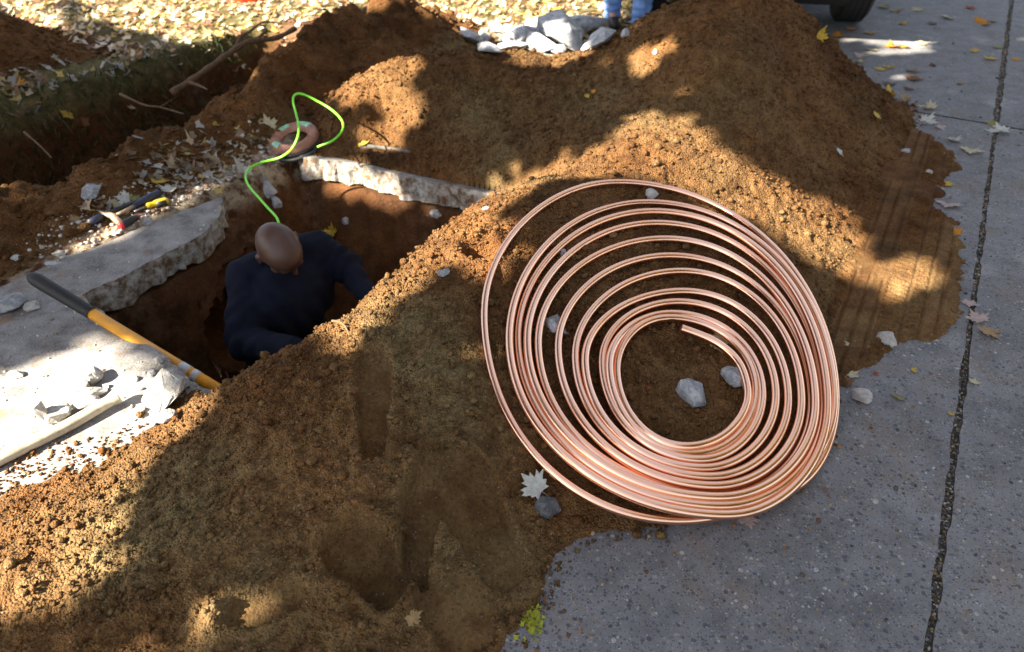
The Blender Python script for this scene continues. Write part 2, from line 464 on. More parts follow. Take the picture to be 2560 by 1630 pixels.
# coil plane from measured tube widths
_c = np.array([[0.406, 1.165, 0.073], [0.415, 2.52, 0.30], [-0.088, 1.747, 0.229], [0.946, 1.637, 0.079]])
_A = np.c_[np.ones(4), _c[:, :2]]
CA, CB, CC = np.linalg.lstsq(_A, _c[:, 2], rcond=None)[0]
def coil_plane(X, Y): return CA + CB * X + CC * Y
def on_coil(px, py, lift=0.0):
    u, v = (px - 1280) / F, (py - 815) / F
    dx, dy, dz = u, CP - v * SP, -(SP + v * CP)
    t = (CA + lift - H) / (dz - CB * dx - CC * dy)
    return np.array([t * dx, t * dy, H + t * dz])

CTRL = [  # (px, py, height)
 # big pile: crest and far side
 (1700, 0, .60), (1640, 40, .53), (1560, 98, .42), (1480, 118, .31), (1400, 136, .27), (1300, 132, .28), (1240, 124, .30), (1180, 117, .33),
 (1100, 132, .35), (1000, 165, .32), (900, 220, .24), (830, 272, .14), (800, 300, .09), (1985, 0, .54), (2080, 110, .35), (2190, 230, .14),
 (1840, -30, .66), (1790, -10, .65), (1900, 40, .60),
 # faces
 (1700, 110, .52), (1800, 120, .55), (1700, 200, .43), (1850, 250, .42), (1700, 300, .35), (1550, 200, .33), (1450, 250, .26), (1350, 300, .20), (1200, 250, .23), (1100, 220, .26),
 (1000, 270, .17), (950, 330, .08), (1100, 340, .14), (1200, 400, .10), (1300, 380, .16), (1450, 350, .25), (1600, 350, .335), (1980, 200, .34), (2080, 280, .20), (2000, 380, .20),
 (1850, 400, .29), (1950, 520, .145), (2080, 480, .085), (2050, 620, .06), (2150, 420, .06), (1750, 430, .285), (1900, 620, .125), (2000, 760, .06), (1600, 430, .31), (1500, 440, .30), (1420, 440, .285),
 (2040, 900, .03),
 # foot of the pile on the pavement
 (2295, 325, -.015), (2265, 400, -.015), (2225, 480, -.015), (2180, 600, -.015), (2135, 740, -.015), (2100, 860, -.015), (2098, 1000, -.015),
 (2080, 1120, -.015), (2000, 1220, -.01), (1850, 1300, -.012), (1600, 1330, -.012), (1450, 1335, -.005),
 # soil over the slab behind the excavation
 (800, 370, .022), (900, 395, .03), (1000, 425, .025), (1120, 450, .03), (1215, 470, .04), (880, 350, .05), (1000, 385, .05), (1120, 410, .06), (740, 372, -.01), (770, 330, .02),
 # front mound crest
 (1330, 440, .275), (1240, 497, .235), (1170, 548, .24), (1100, 608, .245), (1020, 673, .255), (930, 765, .258), (870, 830, .240), (805, 895, .222), (750, 890, .218), (700, 915, .205), (620, 962, .155), (545, 1006, .098), (470, 1055, .055), (400, 1090, .02),
 # front mound body
 (1150, 700, .26), (1050, 800, .26), (1100, 950, .22), (930, 900, .255), (930, 1000, .225), (930, 1130, .19), (750, 1000, .22), (650, 1100, .185), (800, 1150, .185), (1000, 1220, .135), (1130, 1150, .145),
 (1150, 1300, .095), (1250, 1300, .065), (1300, 1200, .08), (1050, 1400, .085), (900, 1400, .115), (700, 1300, .15), (500, 1250, .13), (400, 1180, .085), (330, 1300, .085), (250, 1400, .085), (480, 1420, .13),
 (700, 1480, .115), (1000, 1560, .05), (1180, 1500, .045), (300, 1550, .085), (120, 1480, .06), (550, 1600, .10), (850, 1620, .065), (100, 1620, .075),
 # its edges
 (1345, 1290, .02), (1415, 1380, -.005), (1425, 1450, -.008), (1385, 1520, -.008), (1320, 1580, -.008), (1270, 1640, -.008), (1500, 1450, -.03), (1450, 1600, -.03), (1600, 1450, -.03),
 (300, 1150, .012), (200, 1180, .006), (80, 1225, .004), (0, 1250, .004), (250, 1090, -.008), (100, 1150, -.008), (0, 1180, -.008), (330, 1060, -.012), (0, 1400, .04), (400, 1000, -.02),
 (1250, 1720, -.015), (1100, 1800, -.01), (800, 1850, .02), (400, 1850, .04), (0, 1800, .05), (-200, 1450, .02), (-200, 1650, .04), (-250, 1250, -.01),
 (600, 2100, -.02), (1000, 2100, -.02), (100, 2100, -.02), (-400, 1700, -.02),
]
pts = []
for (px, py, h) in CTRL:
    p = Ph(px, py, h); pts.append((p.x, p.y, h))
for (px, py, dl) in [(1553, 454, -.004), (1440, 470, -.006), (1335, 505, .002), (1250, 620, -.010), (1285, 555, -.006), (1208, 790, -.012), (1235, 980, -.014), (1300, 1120, -.022), (1400, 1210, -.035),
                     (1700, 560, -.03), (1850, 640, -.03), (1450, 600, -.004), (1380, 720, -.008), (1500, 760, -.014), (1650, 700, -.016), (1700, 950, -.028), (1600, 900, -.024), (1800, 1000, -.034), (1700, 1080, -.04), (1500, 1100, -.034), (1900, 800, -.034), (1990, 960, -.05), (1800, 1180, -.05), (1950, 1120, -.055), (1600, 1230, -.05)]:
    q = on_coil(px, py, dl); pts.append((q[0], q[1], q[2]))
# hidden flanks, in metres
pts += [(1.05, 4.75, .25), (1.1, 5.25, -.03), (.45, 4.75, .05), (.3, 5.1, -.03), (1.7, 4.75, .10), (1.9, 5.0, -.03), (2.25, 4.35, -.02), (2.5, 4.0, -.04), (-.35, 4.45, .12), (-.75, 4.3, .10), (-1.05, 3.95, .04),
        (-.4, 4.8, -.03), (-1.0, 4.5, -.03), (-1.3, 4.0, -.03), (2.5, 3.3, -.04), (2.0, 2.4, -.04), (1.6, 1.5, -.04), (1.2, .9, -.04), (3.0, 5.0, -.05), (-1.25, 3.6, -.02),
        (-.02, 2.9, -.03), (-.55, 2.3, .05), (-.80, 2.0, .0), (-.7, 2.5, -.04), (-1.0, 2.2, -.08), (-.35, 2.85, -.02)]
pts = np.array(pts)
MQ = 0.16
def _ker(dx, dy): return np.sqrt(dx * dx + dy * dy + MQ * MQ)
_n = len(pts)
_K = np.zeros((_n + 3, _n + 3))
_K[:_n, :_n] = -_ker(pts[:, 0][:, None] - pts[:, 0][None], pts[:, 1][:, None] - pts[:, 1][None]) + np.eye(_n) * 0.02
_K[:_n, _n] = 1; _K[:_n, _n + 1:] = pts[:, :2]; _K[_n:, :_n] = _K[:_n, _n:].T
_W = np.linalg.solve(_K, np.r_[pts[:, 2], 0, 0, 0])
def mound_base(X, Y):
    X = np.asarray(X, float); Y = np.asarray(Y, float)
    h = _W[_n] + _W[_n + 1] * X + _W[_n + 2] * Y
    for i in range(_n):
        h = h - _W[i] * _ker(X - pts[i, 0], Y - pts[i, 1])
    return h

def mk_print(toe, heel, wpx, h):
    a = Ph(*toe, h); b = Ph(*heel, h)
    c = (a + b) / 2; d = (a - b); L = d.length; d.normalize()
    dep = c.y * CP + (H - h) * SP
    return (c.x, c.y, d.x, d.y, L / 2, wpx / F * dep / 2)
PRINTS = [mk_print((935, 885), (930, 1140), 92, .21), mk_print((1085, 1160), (1290, 1410), 190, .10), mk_print((1065, 1215), (1032, 1462), 100, .10),
          mk_print((850, 1345), (1000, 1490), 170, .10), mk_print((1120, 1450), (1180, 1610), 210, .05), mk_print((560, 1545), (760, 1480), 90, .11)]
PRINT_DEPTH = [.056, .050, .056, .050, .020, .026]
def prints(X, Y):
    dh = np.zeros_like(X); sm = np.zeros_like(X)
    for (cx, cy, dx, dy, L, W), dep in zip(PRINTS, PRINT_DEPTH):
        a = ((X - cx) * dx + (Y - cy) * dy) / L
        b = (-(X - cx) * dy + (Y - cy) * dx) / W
        k = 0.90 + 0.12 * np.sin(a * 2.6 + 0.4) - 0.10 * np.exp(-((a + 0.25) / 0.22) ** 2)
        q = (np.abs(a) ** 3.2 + np.abs(b / k) ** 3.2) ** (1 / 3.2)
        edge = (1 - q) * W                                # metres inside
        m = sstep(-0.001, 0.0055, edge + 0.004 * fbm(X * 22, Y * 22, 2, 219))
        step = 0.008 * sstep(-0.50, -0.47, a) - 0.004 * sstep(-0.47, -0.2, a)
        dh = np.where(m > 0, dh * (1 - m) + m * (-dep + step + 0.010 * (a * 0.5)), dh)
        dh = dh + 0.013 * np.exp(-((edge + 0.011) / 0.010) ** 2) * (m < 0.5)
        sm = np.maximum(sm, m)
    return dh, sm

COIL_POLY = [tuple(on_coil(a, b)[:2]) for a, b in ((1553, 454), (1700, 490), (1860, 580), (1990, 720), (2070, 880), (2087, 1005), (2050, 1130), (1960, 1230), (1819, 1290), (1690, 1303), (1520, 1262), (1380, 1170), (1270, 1030), (1220, 900), (1208, 790), (1222, 690), (1262, 600), (1330, 520), (1430, 470))]
def mound_full(X, Y):
    X = np.asarray(X, float); Y = np.asarray(Y, float)
    h = mound_base(X, Y)
    dh, sm = prints(X, Y)
    body = sstep(-0.02, 0.05, h)
    amp = (1 - 0.85 * sm) * (0.25 + 0.75 * body)
    big = 0.045 * fbm(X * 3.1, Y * 3.1, 3, 101) * body * (1 - sm)
    # leave the coil's bed quieter
    cx, cy = X - 0.43, Y - 1.80
    bed = np.exp(-((cx / 0.62) ** 4 + (cy / 0.78) ** 4))
    h = h + big * (1 - 0.75 * bed) + dh
    h = h + amp * (0.020 * fbm(X * 13, Y * 13, 3, 107) * (1 - 0.5 * bed) + 0.014 * fbm(X * 45, Y * 45, 2, 113) + 0.0075 * fbm(X * 110, Y * 110, 2, 127))
    # rills where soil has run down the faces of the pile
    r = sstep(2.9, 3.3, Y) * body
    h = h + r * 0.018 * fbm(X * 9 + Y * 1.5, Y * 1.6, 3, 131)
    # slumped hollow with an overhanging lip beside the coil
    pit = Ph(1210, 640, .25)
    q2 = ((X - pit.x) / 0.055) ** 2 + ((Y - pit.y) / 0.05) ** 2
    h = h - 0.06 * np.exp(-q2 ** 1.5) + 0.03 * np.exp(-((np.sqrt(q2) - 1.6) / 0.5) ** 2)
    # the coil has pressed the loose soil down to its own level, here and there half burying a loop
    ins = sstep(-0.045, -0.015, poly_sd(X, Y, COIL_POLY))
    cap = coil_plane(X, Y) - 0.006 + 0.022 * fbm(X * 8, Y * 8, 3, 137)
    h = h * (1 - ins) + np.minimum(h, cap) * ins
    # cut away over the excavation
    sd = poly_sd(X, Y, HOLE)
    h = np.where((sm > 0.3) & (h < 0.014), 0.014 + 0.1 * (h - 0.014), h)
    return h - 0.5 * sstep(-0.03, 0.012, sd), sm

DRYB = [(450, 1250, .07, 190, 1.0), (300, 1400, .08, 140, .8), (1000, 800, .26, 150, .8), (1100, 950, .2, 150, .7), (1000, 1300, .1, 330, .45), (1230, 400, .12, 90, .9), (1200, 280, .2, 90, .8), (1330, 480, .2, 80, .7),
        (1500, 250, .27, 150, .55), (1250, 1400, .04, 120, .7), (1750, 280, .38, 180, .35), (2250, 700, .0, 200, .5), (600, 1500, .1, 200, .5)]
def dryness(X, Y):
    d = 0.12 + 0 * X
    for (px, py, h, r, a) in DRYB:
        p = Ph(px, py, h); R = r / F * (p.y * CP + (H - h) * SP)
        d = d + a * np.exp(-((X - p.x) ** 2 + (Y - p.y) ** 2) / (R * R))
    return np.clip(d + 0.35 * fbm(X * 3, Y * 3, 3, 151), 0, 1)

def pave_h(X, Y):
    s, n = sn(X, Y)
    ok = (poly_sd(X, Y, HOLE) < 0) & (n > -3.02) & ((s < 3.45) | (n > -2.4))
    return np.where(ok, 0.0, -9.0)
def surf(X, Y):
    m, _ = mound_full(X, Y)
    m = np.where((X > -2.6) & (X < 2.6) & (Y < 5.3), m, -9)
    return np.maximum(np.maximum(m, pave_h(X, Y)), ground_h(X, Y))
def hit(px, py, t0=1.2, t1=7.5):
    """first point of the terrain along the ray through a photo pixel"""
    ts = np.linspace(t0, t1, 330)
    u, v = (px - 1280) / F, (py - 815) / F
    X = u * ts; Y = ts * (CP - v * SP); Z = H - ts * (SP + v * CP)
    below = np.where(Z < surf(X, Y))[0]
    i = below[0] if len(below) else len(ts) - 1
    ts = np.linspace(ts[max(i - 1, 0)], ts[i], 24)
    X = u * ts; Y = ts * (CP - v * SP); Z = H - ts * (SP + v * CP)
    below = np.where(Z < surf(X, Y))[0]
    i = below[0] if len(below) else len(ts) - 1
    return Vector((X[i], Y[i], Z[i])), ts[i]
def normal_at(p, e=0.02):
    X = np.array([p[0] - e, p[0] + e, p[0], p[0]]); Y = np.array([p[1], p[1], p[1] - e, p[1] + e])
    h = surf(X, Y)
    g = np.clip([(h[1] - h[0]) / (2 * e), (h[3] - h[2]) / (2 * e)], -1.2, 1.2)
    return Vector((-g[0], -g[1], 1)).normalized()

# ------------------------------------------------------------------ build the terrain meshes
def grid_faces(nx, ny):
    i = np.arange(nx - 1)[:, None]; j = np.arange(ny - 1)[None, :]
    return np.stack([i * ny + j, (i + 1) * ny + j, (i + 1) * ny + j + 1, i * ny + j + 1], -1).reshape(-1, 4)
def sub_mesh(name, V, Fq, keep, mat, attrs, parent=None):
    Fk = Fq[keep]
    used, inv = np.unique(Fk, return_inverse=True)
    return mesh_np(name, V[used], inv.reshape(Fk.shape), mat, True, {k: a[used] for k, a in attrs.items()}, parent)

def prog(a, b, d0, d1):
    out = [a]; 
    while out[-1] < b:
        t = (out[-1] - a) / (b - a); out.append(out[-1] + d0 + (d1 - d0) * t)
    return np.array(out)

# ground
gx = np.r_[-70, -45, -28, -18, -12, -9, -7.2, -6, -5.3, np.arange(-4.8, 0.6, 0.02), np.arange(0.6, 4.5, 0.15), 5, 6.5, 9, 14, 22, 40, 70]
gy = np.r_[-60, -35, -18, -9, -5, -3, -2, -1, -0.3, np.arange(0.2, 1.4, 0.08), prog(1.4, 7.6, 0.017, 0.03), np.arange(7.8, 12, 0.3), 14, 18, 26, 40, 60, 90, 130]
GX, GY = np.meshgrid(gx, gy, indexing='ij')
GZ = ground_h(GX, GY)
s_, n_ = sn(GX, GY)
V = np.stack([GX, GY, GZ], -1).reshape(-1, 3)
Fq = grid_faces(len(gx), len(gy))
sF, nF = sn(V[Fq].mean(1)[:, 0], V[Fq].mean(1)[:, 1])
cX, cY, cZ = V[Fq].mean(1).T
dry = (np.clip(0.25 * fbm(GX * 4, GY * 4, 3, 161) + 0.9 * sstep(-3.30, -3.08, n_) * sstep(-2.7, -2.95, n_) * sstep(-.14, -.05, GZ), 0, 1)).ravel()
turf = ((sstep(-4.70, -4.86, n_) * (1 - sstep(-5.1, -5.3, n_ + 0.15 * fbm(GX * 3, GY * 3, 2, 5)) * sstep(2.4, 1.9, s_) * sstep(-6.5, -6.2, n_)) + sstep(3.2, 3.6, s_ + 0.3 * fbm(GX * 3, GY * 3, 2, 8)) * sstep(-2.2, -2.5, n_))).ravel()
turf = np.clip(turf, 0, 1) * sstep(-.22, -.06, GZ).ravel()
gat = {'dry': dry, 'turf': turf}
# tunnel mouth beside the kneeling man
tun_c, _ = hit(572, 690)
tun_c = np.array(tun_c) + np.array([-0.03, 0.06, -0.22]); tun_r = np.array([0.27, 0.33, 0.30])
in_tun = (((np.stack([cX, cY, cZ], -1) - tun_c) / tun_r) ** 2).sum(1) < 1
in_tun &= cZ < -0.27
is_heap = (((sF - 2.86) / 0.75) ** 2 + ((nF + 3.6) / 0.62) ** 2 < 1)
is_heap2 = (nF < -5.15) & (nF > -6.4) & (sF < 2.1) & (cX > -5)
is_ridge = (nF > -3.72) & (nF < -3.16) & (sF < 2.15) & (sF > -0.9) & ~is_heap
is_hole = (poly_sd(cX, cY, HOLE) > 0.0)
rest = ~(is_heap | is_heap2 | is_ridge | is_hole)
ground = tag(sub_mesh('ground', V, Fq, rest & ~in_tun, M['ground'], gat), kind='structure')
pit = sub_mesh('excavation_floor', V, Fq, is_hole & ~in_tun, M['ground'], gat, None); tag(pit, kind='structure'); pit.name = 'excavation_ground'
tag(sub_mesh('dirt_heap', V, Fq, is_heap, M['soil'], gat), 'pointed heap of dark red earth at the end of the trench, below the sunlit lawn', 'dirt heap')
tag(sub_mesh('dirt_heap', V, Fq, is_heap2, M['soil'], gat), 'long heap of crumbly red earth beyond the grassy bank of the trench', 'dirt heap')
tag(sub_mesh('dirt_ridge', V, Fq, is_ridge & ~is_hole, M['soil'], gat), 'low ridge of loose earth between the dark trench and the broken pavement edge', 'dirt ridge')
# tunnel lining
bm = bmesh.new()
bmesh.ops.create_icosphere(bm, subdivisions=5, radius=1)
tv = np.array([v.co for v in bm.verts]); tf = np.array([[v.index for v in f.verts][::-1] for f in bm.faces]); bm.free()
tv = tv * (1 + 0.10 * fbm(tv[:, 0] * 3 + tv[:, 2] * 2, tv[:, 1] * 3 - tv[:, 2], 3, 171)[:, None]) * tun_r + tun_c
tin = (tv[:, 2] < ground_h(tv[:, 0], tv[:, 1]) + 0.05)[tf].any(1) & (tv[:, 2] < -0.135)[tf].all(1)
o = sub_mesh('tunnel_lining', tv, tf, tin, M['ground'], {'dry': np.zeros(len(tv)), 'turf': np.zeros(len(tv))}, pit)

# mounds
mx = prog(-2.4, 2.5, 0.0072, 0.0085)
my = prog(0.35, 5.3, 0.0055, 0.0150)
MX, MY = np.meshgrid(mx, my, indexing='ij')
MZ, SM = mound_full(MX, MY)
V = np.stack([MX, MY, MZ], -1).reshape(-1, 3)
Fq = grid_faces(len(mx), len(my))
vis = (MZ.ravel()[Fq] > -0.018).any(1) & (MZ.ravel()[Fq] > -0.12).all(1)
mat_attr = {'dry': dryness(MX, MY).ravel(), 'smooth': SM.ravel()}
cX, cY, _z = V[Fq].mean(1).T
pile_side = (cY - 2.55) > -0.62 * (cX + 0.06)
pile_side |= (cX > 0.95)
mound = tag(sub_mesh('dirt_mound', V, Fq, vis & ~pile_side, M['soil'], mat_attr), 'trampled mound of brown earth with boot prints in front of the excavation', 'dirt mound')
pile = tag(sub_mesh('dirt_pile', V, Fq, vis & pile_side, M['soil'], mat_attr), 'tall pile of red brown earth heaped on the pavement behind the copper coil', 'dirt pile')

# crumbs of soil: real little lumps on the mounds
def base_ico(sub=1):
    bm = bmesh.new(); bmesh.ops.create_icosphere(bm, subdivisions=sub, radius=1)
    v = np.array([x.co for x in bm.verts]); f = np.array([[x.index for x in q.verts] for q in bm.faces]); bm.free()
    return v, f
ICO_V, ICO_F = base_ico(1)
def crumbs(name, C, R, mat, parent, dryv, extra=None):
    N = len(C); k = len(ICO_V)
    ang = rng.uniform(0, 6.28, N); ca, sa = np.cos(ang), np.sin(ang)
    b = ICO_V[None] * rng.uniform(0.72, 1.28, (N, k, 1)) * np.stack([rng.uniform(.8, 1.3, N), rng.uniform(.8, 1.3, N), rng.uniform(.55, 1.0, N)], -1)[:, None]
    x = b[..., 0] * ca[:, None] - b[..., 1] * sa[:, None]; y = b[..., 0] * sa[:, None] + b[..., 1] * ca[:, None]
    Vv = np.stack([x, y, b[..., 2]], -1) * R[:, None, None] + C[:, None]
    Ff = (ICO_F[None] + (np.arange(N) * k)[:, None, None]).reshape(-1, 3)
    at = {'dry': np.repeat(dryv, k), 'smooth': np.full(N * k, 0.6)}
    if extra: at.update(extra)
    o = mesh_np(name, Vv.reshape(-1, 3), Ff, mat, True, at, parent)
    return tag(o, kind='stuff')
def scatter(x0, x1, y0, y1, N, side):
    X = rng.uniform(x0, x1, N); Y = rng.uniform(y0, y1, N)
    h, sm = mound_full(X, Y)
    ps = ((Y - 2.55) > -0.62 * (X + 0.06)) | (X > 0.95)
    px_, py_, d_ = pix(X, Y, h)
    clump = fbm(X * 7, Y * 7, 3, 181) + 0.5
    ok = (h > -0.012) & (h > -0.2) & (rng.random(N) > sm * 1.02) & (ps == side) & (px_ > -80) & (px_ < 2640) & (py_ > -60) & (py_ < 1760) & (poly_sd(X, Y, HOLE) < 0.02) & (rng.random(N) < 0.35 + clump * 0.7)
    return X[ok], Y[ok], np.maximum(h[ok], 0.0)
for side, par, N, box in ((False, mound, 70000, (-2.2, 1.0, .5, 2.8)), (True, pile, 56000, (-1.4, 2.4, 1.3, 4.4))):
    X, Y, h = scatter(*box, N, side)
    R = 0.0021 + 0.0036 * rng.random(len(X)) ** 2.5 + 0.011 * (rng.random(len(X)) ** 40)
    R = R * (1 + 0.16 * (Y - 1.5).clip(0))
    dv = np.clip(dryness(X, Y) + rng.uniform(-.35, .35, len(X)), 0, 1)
    crumbs('soil_crumbs', np.stack([X, Y, h + R * 0.5], -1), R, M['soil'], par, dv)
# lumps on the ridge and heaps beside the trench
N = 26000
X = rng.uniform(-4.4, 0.2, N); Y = rng.uniform(2.2, 6.6, N); s, n = sn(X, Y); h = ground_h(X, Y)
ok = (((n > -3.72) & (n < -3.15) & (s < 2.2)) | (((s - 2.8) / .8) ** 2 + ((n + 3.7) / .7) ** 2 < 1) | ((n < -5.1) & (n > -6.4) & (s < 2.1))) & (h > -.25) & (poly_sd(X, Y, HOLE) < 0)
X, Y, h = X[ok], Y[ok], h[ok]; R = .004 + .010 * rng.random(len(X)) ** 3 + .018 * rng.random(len(X)) ** 30
o = crumbs('soil_lumps', np.stack([X, Y, h + R * .35], -1), R, M['soil'], None, np.clip(rng.uniform(-.3, .5, len(X)), 0, 1))
tag(o, 'loose crumbs of red earth over the ridge and heaps beside the trench', 'soil crumbs')
# ------------------------------------------------------------------ pavement
def rag(points, step, amp, seed, closed=True):
    """densify a polygon and roughen it"""
    out = []
    n = len(points)
    for i in range(n):
        a = np.array(points[i][:2], float); b = np.array(points[(i + 1) % n][:2], float)
        am = points[i][2] if len(points[i]) > 2 else amp
        L = np.linalg.norm(b - a); k = max(1, int(L / step)) if am > 0 else 1
        nn = np.array([-(b - a)[1], (b - a)[0]]) / (L + 1e-9)
        for j in range(k):
            p = a + (b - a) * (j / k)
            if am > 0: p = p + nn * (am * 2 * fbm(np.array([p[0] * 16.0]), np.array([p[1] * 16.0]), 4, seed)[0])
            out.append(tuple(p))
    return out
def slab(name, poly, thick, parent, mat):
    bm = bmesh.new()
    vs = [bm.verts.new((x, y, 0)) for x, y in poly]
    f = bm.faces.new(vs)
    f.normal_update()
    if f.normal.z < 0: f.normal_flip(); f.normal_update()
    bmesh.ops.triangulate(bm, faces=[f])
    bnd = [e for e in bm.edges if e.is_boundary]
    for step in range(3):
        r = bmesh.ops.extrude_edge_only(bm, edges=bnd)
        nv = [g for g in r['geom'] if isinstance(g, bmesh.types.BMVert)]
        bnd = [g for g in r['geom'] if isinstance(g, bmesh.types.BMEdge) and g.is_boundary and all(v in set(nv) for v in g.verts)]
        for v in nv:
            v.co.z -= thick / 3
            f1 = fbm(np.array([v.co.x * 21, v.co.x * 21 + 9]), np.array([v.co.y * 21, v.co.y * 21 + 5]), 3, 77 + step)
            v.co.x += 0.016 * f1[0]; v.co.y += 0.016 * f1[1]
            if step == 2: v.co.z += 0.030 * float(fbm(np.array([v.co.x * 14]), np.array([v.co.y * 14]), 2, 5)[0])
    bmesh.ops.recalc_face_normals(bm, faces=bm.faces[:])
    return mesh_bm(name, bm, mat, False, parent)
def SN(s, n, *a): return (*xy(s, n), *a)
# debris-filled bedding that shows in the joints
bed_m = NT('joint_debris')
bn = bed_m.noise(120, 4, 0.7); bc = bed_m.voro(150, out='Color'); bs = bed_m.new('ShaderNodeSeparateColor'); bed_m.lk(bc, bs.inputs[0])
bcol = bed_m.ramp(bn, [(0.35, (0.02, 0.018, 0.015)), (0.5, (0.065, 0.057, 0.046)), (0.68, (0.15, 0.13, 0.105))])
bcol = bed_m.mix(bed_m.math('GREATER_THAN', bs.outputs[0], 0.90), bcol, (0.30, 0.28, 0.25))
M['joint'] = bed_m.set(Base_Color=bcol, Roughness=0.9, Normal=bed_m.bump(bn, 1.0, 0.01))
bm = bmesh.new()
def strip(s0, s1, n0, n1, z):
    q = [bm.verts.new((*xy(a, b), z)) for a, b in ((s0, n0), (s0, n1), (s1, n1), (s1, n0))]
    f = bm.faces.new(q)
for k in range(40): strip(-3 + k * 0.35, -3 + (k + 1) * 0.35, -0.07, 0.07, -0.010)
strip(3.36, 3.54, -2.3, -0.07, -0.017); strip(3.36, 3.54, 0.07, 4, -0.017)
bmesh.ops.recalc_face_normals(bm, faces=bm.faces[:])
for f in bm.faces:
    if f.normal.z < 0: f.normal_flip()
pavement = tag(mesh_bm('pavement', bm, M['joint'], False), kind='structure')
hA = [g0(p) for p in HOLE_PX_A]
polyA = [SN(-3, -0.010, 0.004), SN(3.44, -0.010, 0.004), SN(3.44, -2.93, 0.012)]
polyA += [(*g0((745, 392)), 0.012)] + [(*g0(p), 0.014) for p in HOLE_PX_C] + [(*p, 0.012) for p in HOLE_FRONT] + [(*g0(p), 0.010) for p in HOLE_PX_D] + [(*p, 0.012) for p in hA]
polyA += [(*g0((425, 540)), 0.012), (*g0((200, 630)), 0.012), (*g0((0, 716)), 0.012), SN(-3, -3.1, 0.0)]
slab('concrete_slab', rag(polyA, 0.02, 0.0, 3), 0.112, pavement, M['concrete'])
slab('concrete_slab', rag([SN(-3, 4, 0), SN(3.435, 4, 0.004), SN(3.435, 0.010, 0.004), SN(-3, 0.010, 0)], 0.013, 0.0, 5), 0.10, pavement, M['concrete'])
slab('concrete_slab', rag([SN(3.458, 0.015, 0.004), SN(3.458, 4, 0), SN(9.5, 4, 0), SN(9.5, 0.015, 0.005)], 0.02, 0.0, 9), 0.10, pavement, M['concrete'])
slab('concrete_slab', rag([SN(3.458, -2.42, 0.004), SN(3.458, -0.016, 0.005), SN(9.5, -0.016, 0), SN(9.5, -2.42, 0.01)], 0.02, 0.0, 12), 0.10, pavement, M['concrete'])

# gravel and grit in the joint, crumbs on the slabs
def loose(name, X, Y, Z, R, colors, parent, kindmat):
    N = len(X); k = len(ICO_V)
    o = crumbs(name, np.stack([X, Y, Z + R * 0.2], -1), R, kindmat, parent, np.zeros(N), {'leafcol': np.repeat(colors, k, 0)})
    return o
gm = NT('grit'); M['grit'] = gm.set(Base_Color=gm.attr('leafcol', 'Color'), Roughness=0.9, Specular_IOR_Level=0.2, Normal=gm.bump(gm.noise(300, 2), 0.4, 0.002))
N = 2600
ss = rng.uniform(-0.6, 6.5, N); nn = rng.normal(0, 0.009, N)
X, Y = xy(ss, nn); R = rng.uniform(0.0015, 0.005, N)
pal = np.array([(.05, .045, .04), (.16, .12, .08), (.36, .34, .31), (.10, .10, .11), (.25, .17, .08), (.03, .028, .025)])
loose('joint_grit', X, Y, np.full(N, -0.009), R, pal[rng.integers(0, len(pal), N)], pavement, M['grit'])
# soil crumbs strewn on the pavement around the mound and on the dusty slab
N = 42000
X = rng.uniform(-2.4, 3.2, N); Y = rng.uniform(0.4, 6.2, N)
h, _ = mound_full(X, Y); s, n = sn(X, Y)
den = np.where(n < -1.6, 0.18, np.exp(-np.abs(h) * 45) * 0.75 + 0.02)
ok = (h < 0.002) & (pave_h(X, Y) > -1) & (rng.random(N) < den) & (np.abs(n) > 0.02)
X, Y, n = X[ok], Y[ok], n[ok]; N = len(X)
R = 0.0016 + 0.0045 * rng.random(N) ** 2.5 + 0.006 * rng.random(N) ** 30
pal2 = np.array([(.20, .09, .035), (.25, .13, .055), (.12, .06, .025), (.30, .22, .14)])
palw = np.array([(.45, .42, .38), (.55, .52, .48), (.25, .15, .08), (.35, .30, .25)])
palg = np.array([(.05, .05, .055), (.18, .12, .06), (.30, .29, .27), (.08, .07, .06)])
cols = np.where((n < -1.6)[:, None], palw[rng.integers(0, 4, N)], np.where((np.abs(h[ok]) < 0.035)[:, None], pal2[rng.integers(0, 4, N)], palg[rng.integers(0, 4, N)]))
loose('pavement_crumbs', X, Y, np.zeros(N), R, cols, pavement, M['grit'])

# ------------------------------------------------------------------ tyre-tracked patch of mud on the pavement
PATCH = [(2030, 960), (2050, 880), (2070, 730), (2110, 590), (2160, 470), (2200, 390), (2270, 315), (2335, 345), (2385, 385), (2400, 425), (2350, 470), (2345, 520), (2385, 560), (2405, 620), (2418, 700), (2412, 770), (2385, 815), (2330, 848), (2270, 852), (2215, 885), (2170, 915), (2125, 965)]
patch_poly = [g0(p) for p in PATCH]
tx = np.arange(0.8, 2.35, 0.0042); ty = np.arange(1.5, 4.05, 0.0062)
TX, TY = np.meshgrid(tx, ty, indexing='ij')
sd = poly_sd(TX, TY, patch_poly) + 0.05 * fbm(TX * 11, TY * 11, 5, 201, 0.62)
s, n = sn(TX, TY)
nw = n + 0.004 * fbm(s * 6, n * 3, 2, 203)
def groove(n0, w): return np.exp(-((nw - n0) / w) ** 2)
rel = np.zeros_like(TX)
for n0 in (-0.395, -0.345, -0.298, -0.205, -0.150, -0.100): rel += -0.009 * groove(n0, 0.0042) + 0.004 * groove(n0 + 0.010, 0.005)
lug1 = np.sin((s + 0.15 * (nw + 0.25)) * 2 * math.pi / 0.030); b1 = sstep(-0.282, -0.272, nw) * sstep(-0.212, -0.222, nw)
lug2 = np.sin((s - 0.6 * nw) * 2 * math.pi / 0.034); b2 = sstep(-0.195, -0.188, nw) * sstep(-0.158, -0.164, nw)
lug3 = np.sin((s + 0.7 * nw) * 2 * math.pi / 0.036); b3 = sstep(-0.470, -0.462, nw) * sstep(-0.408, -0.414, nw)
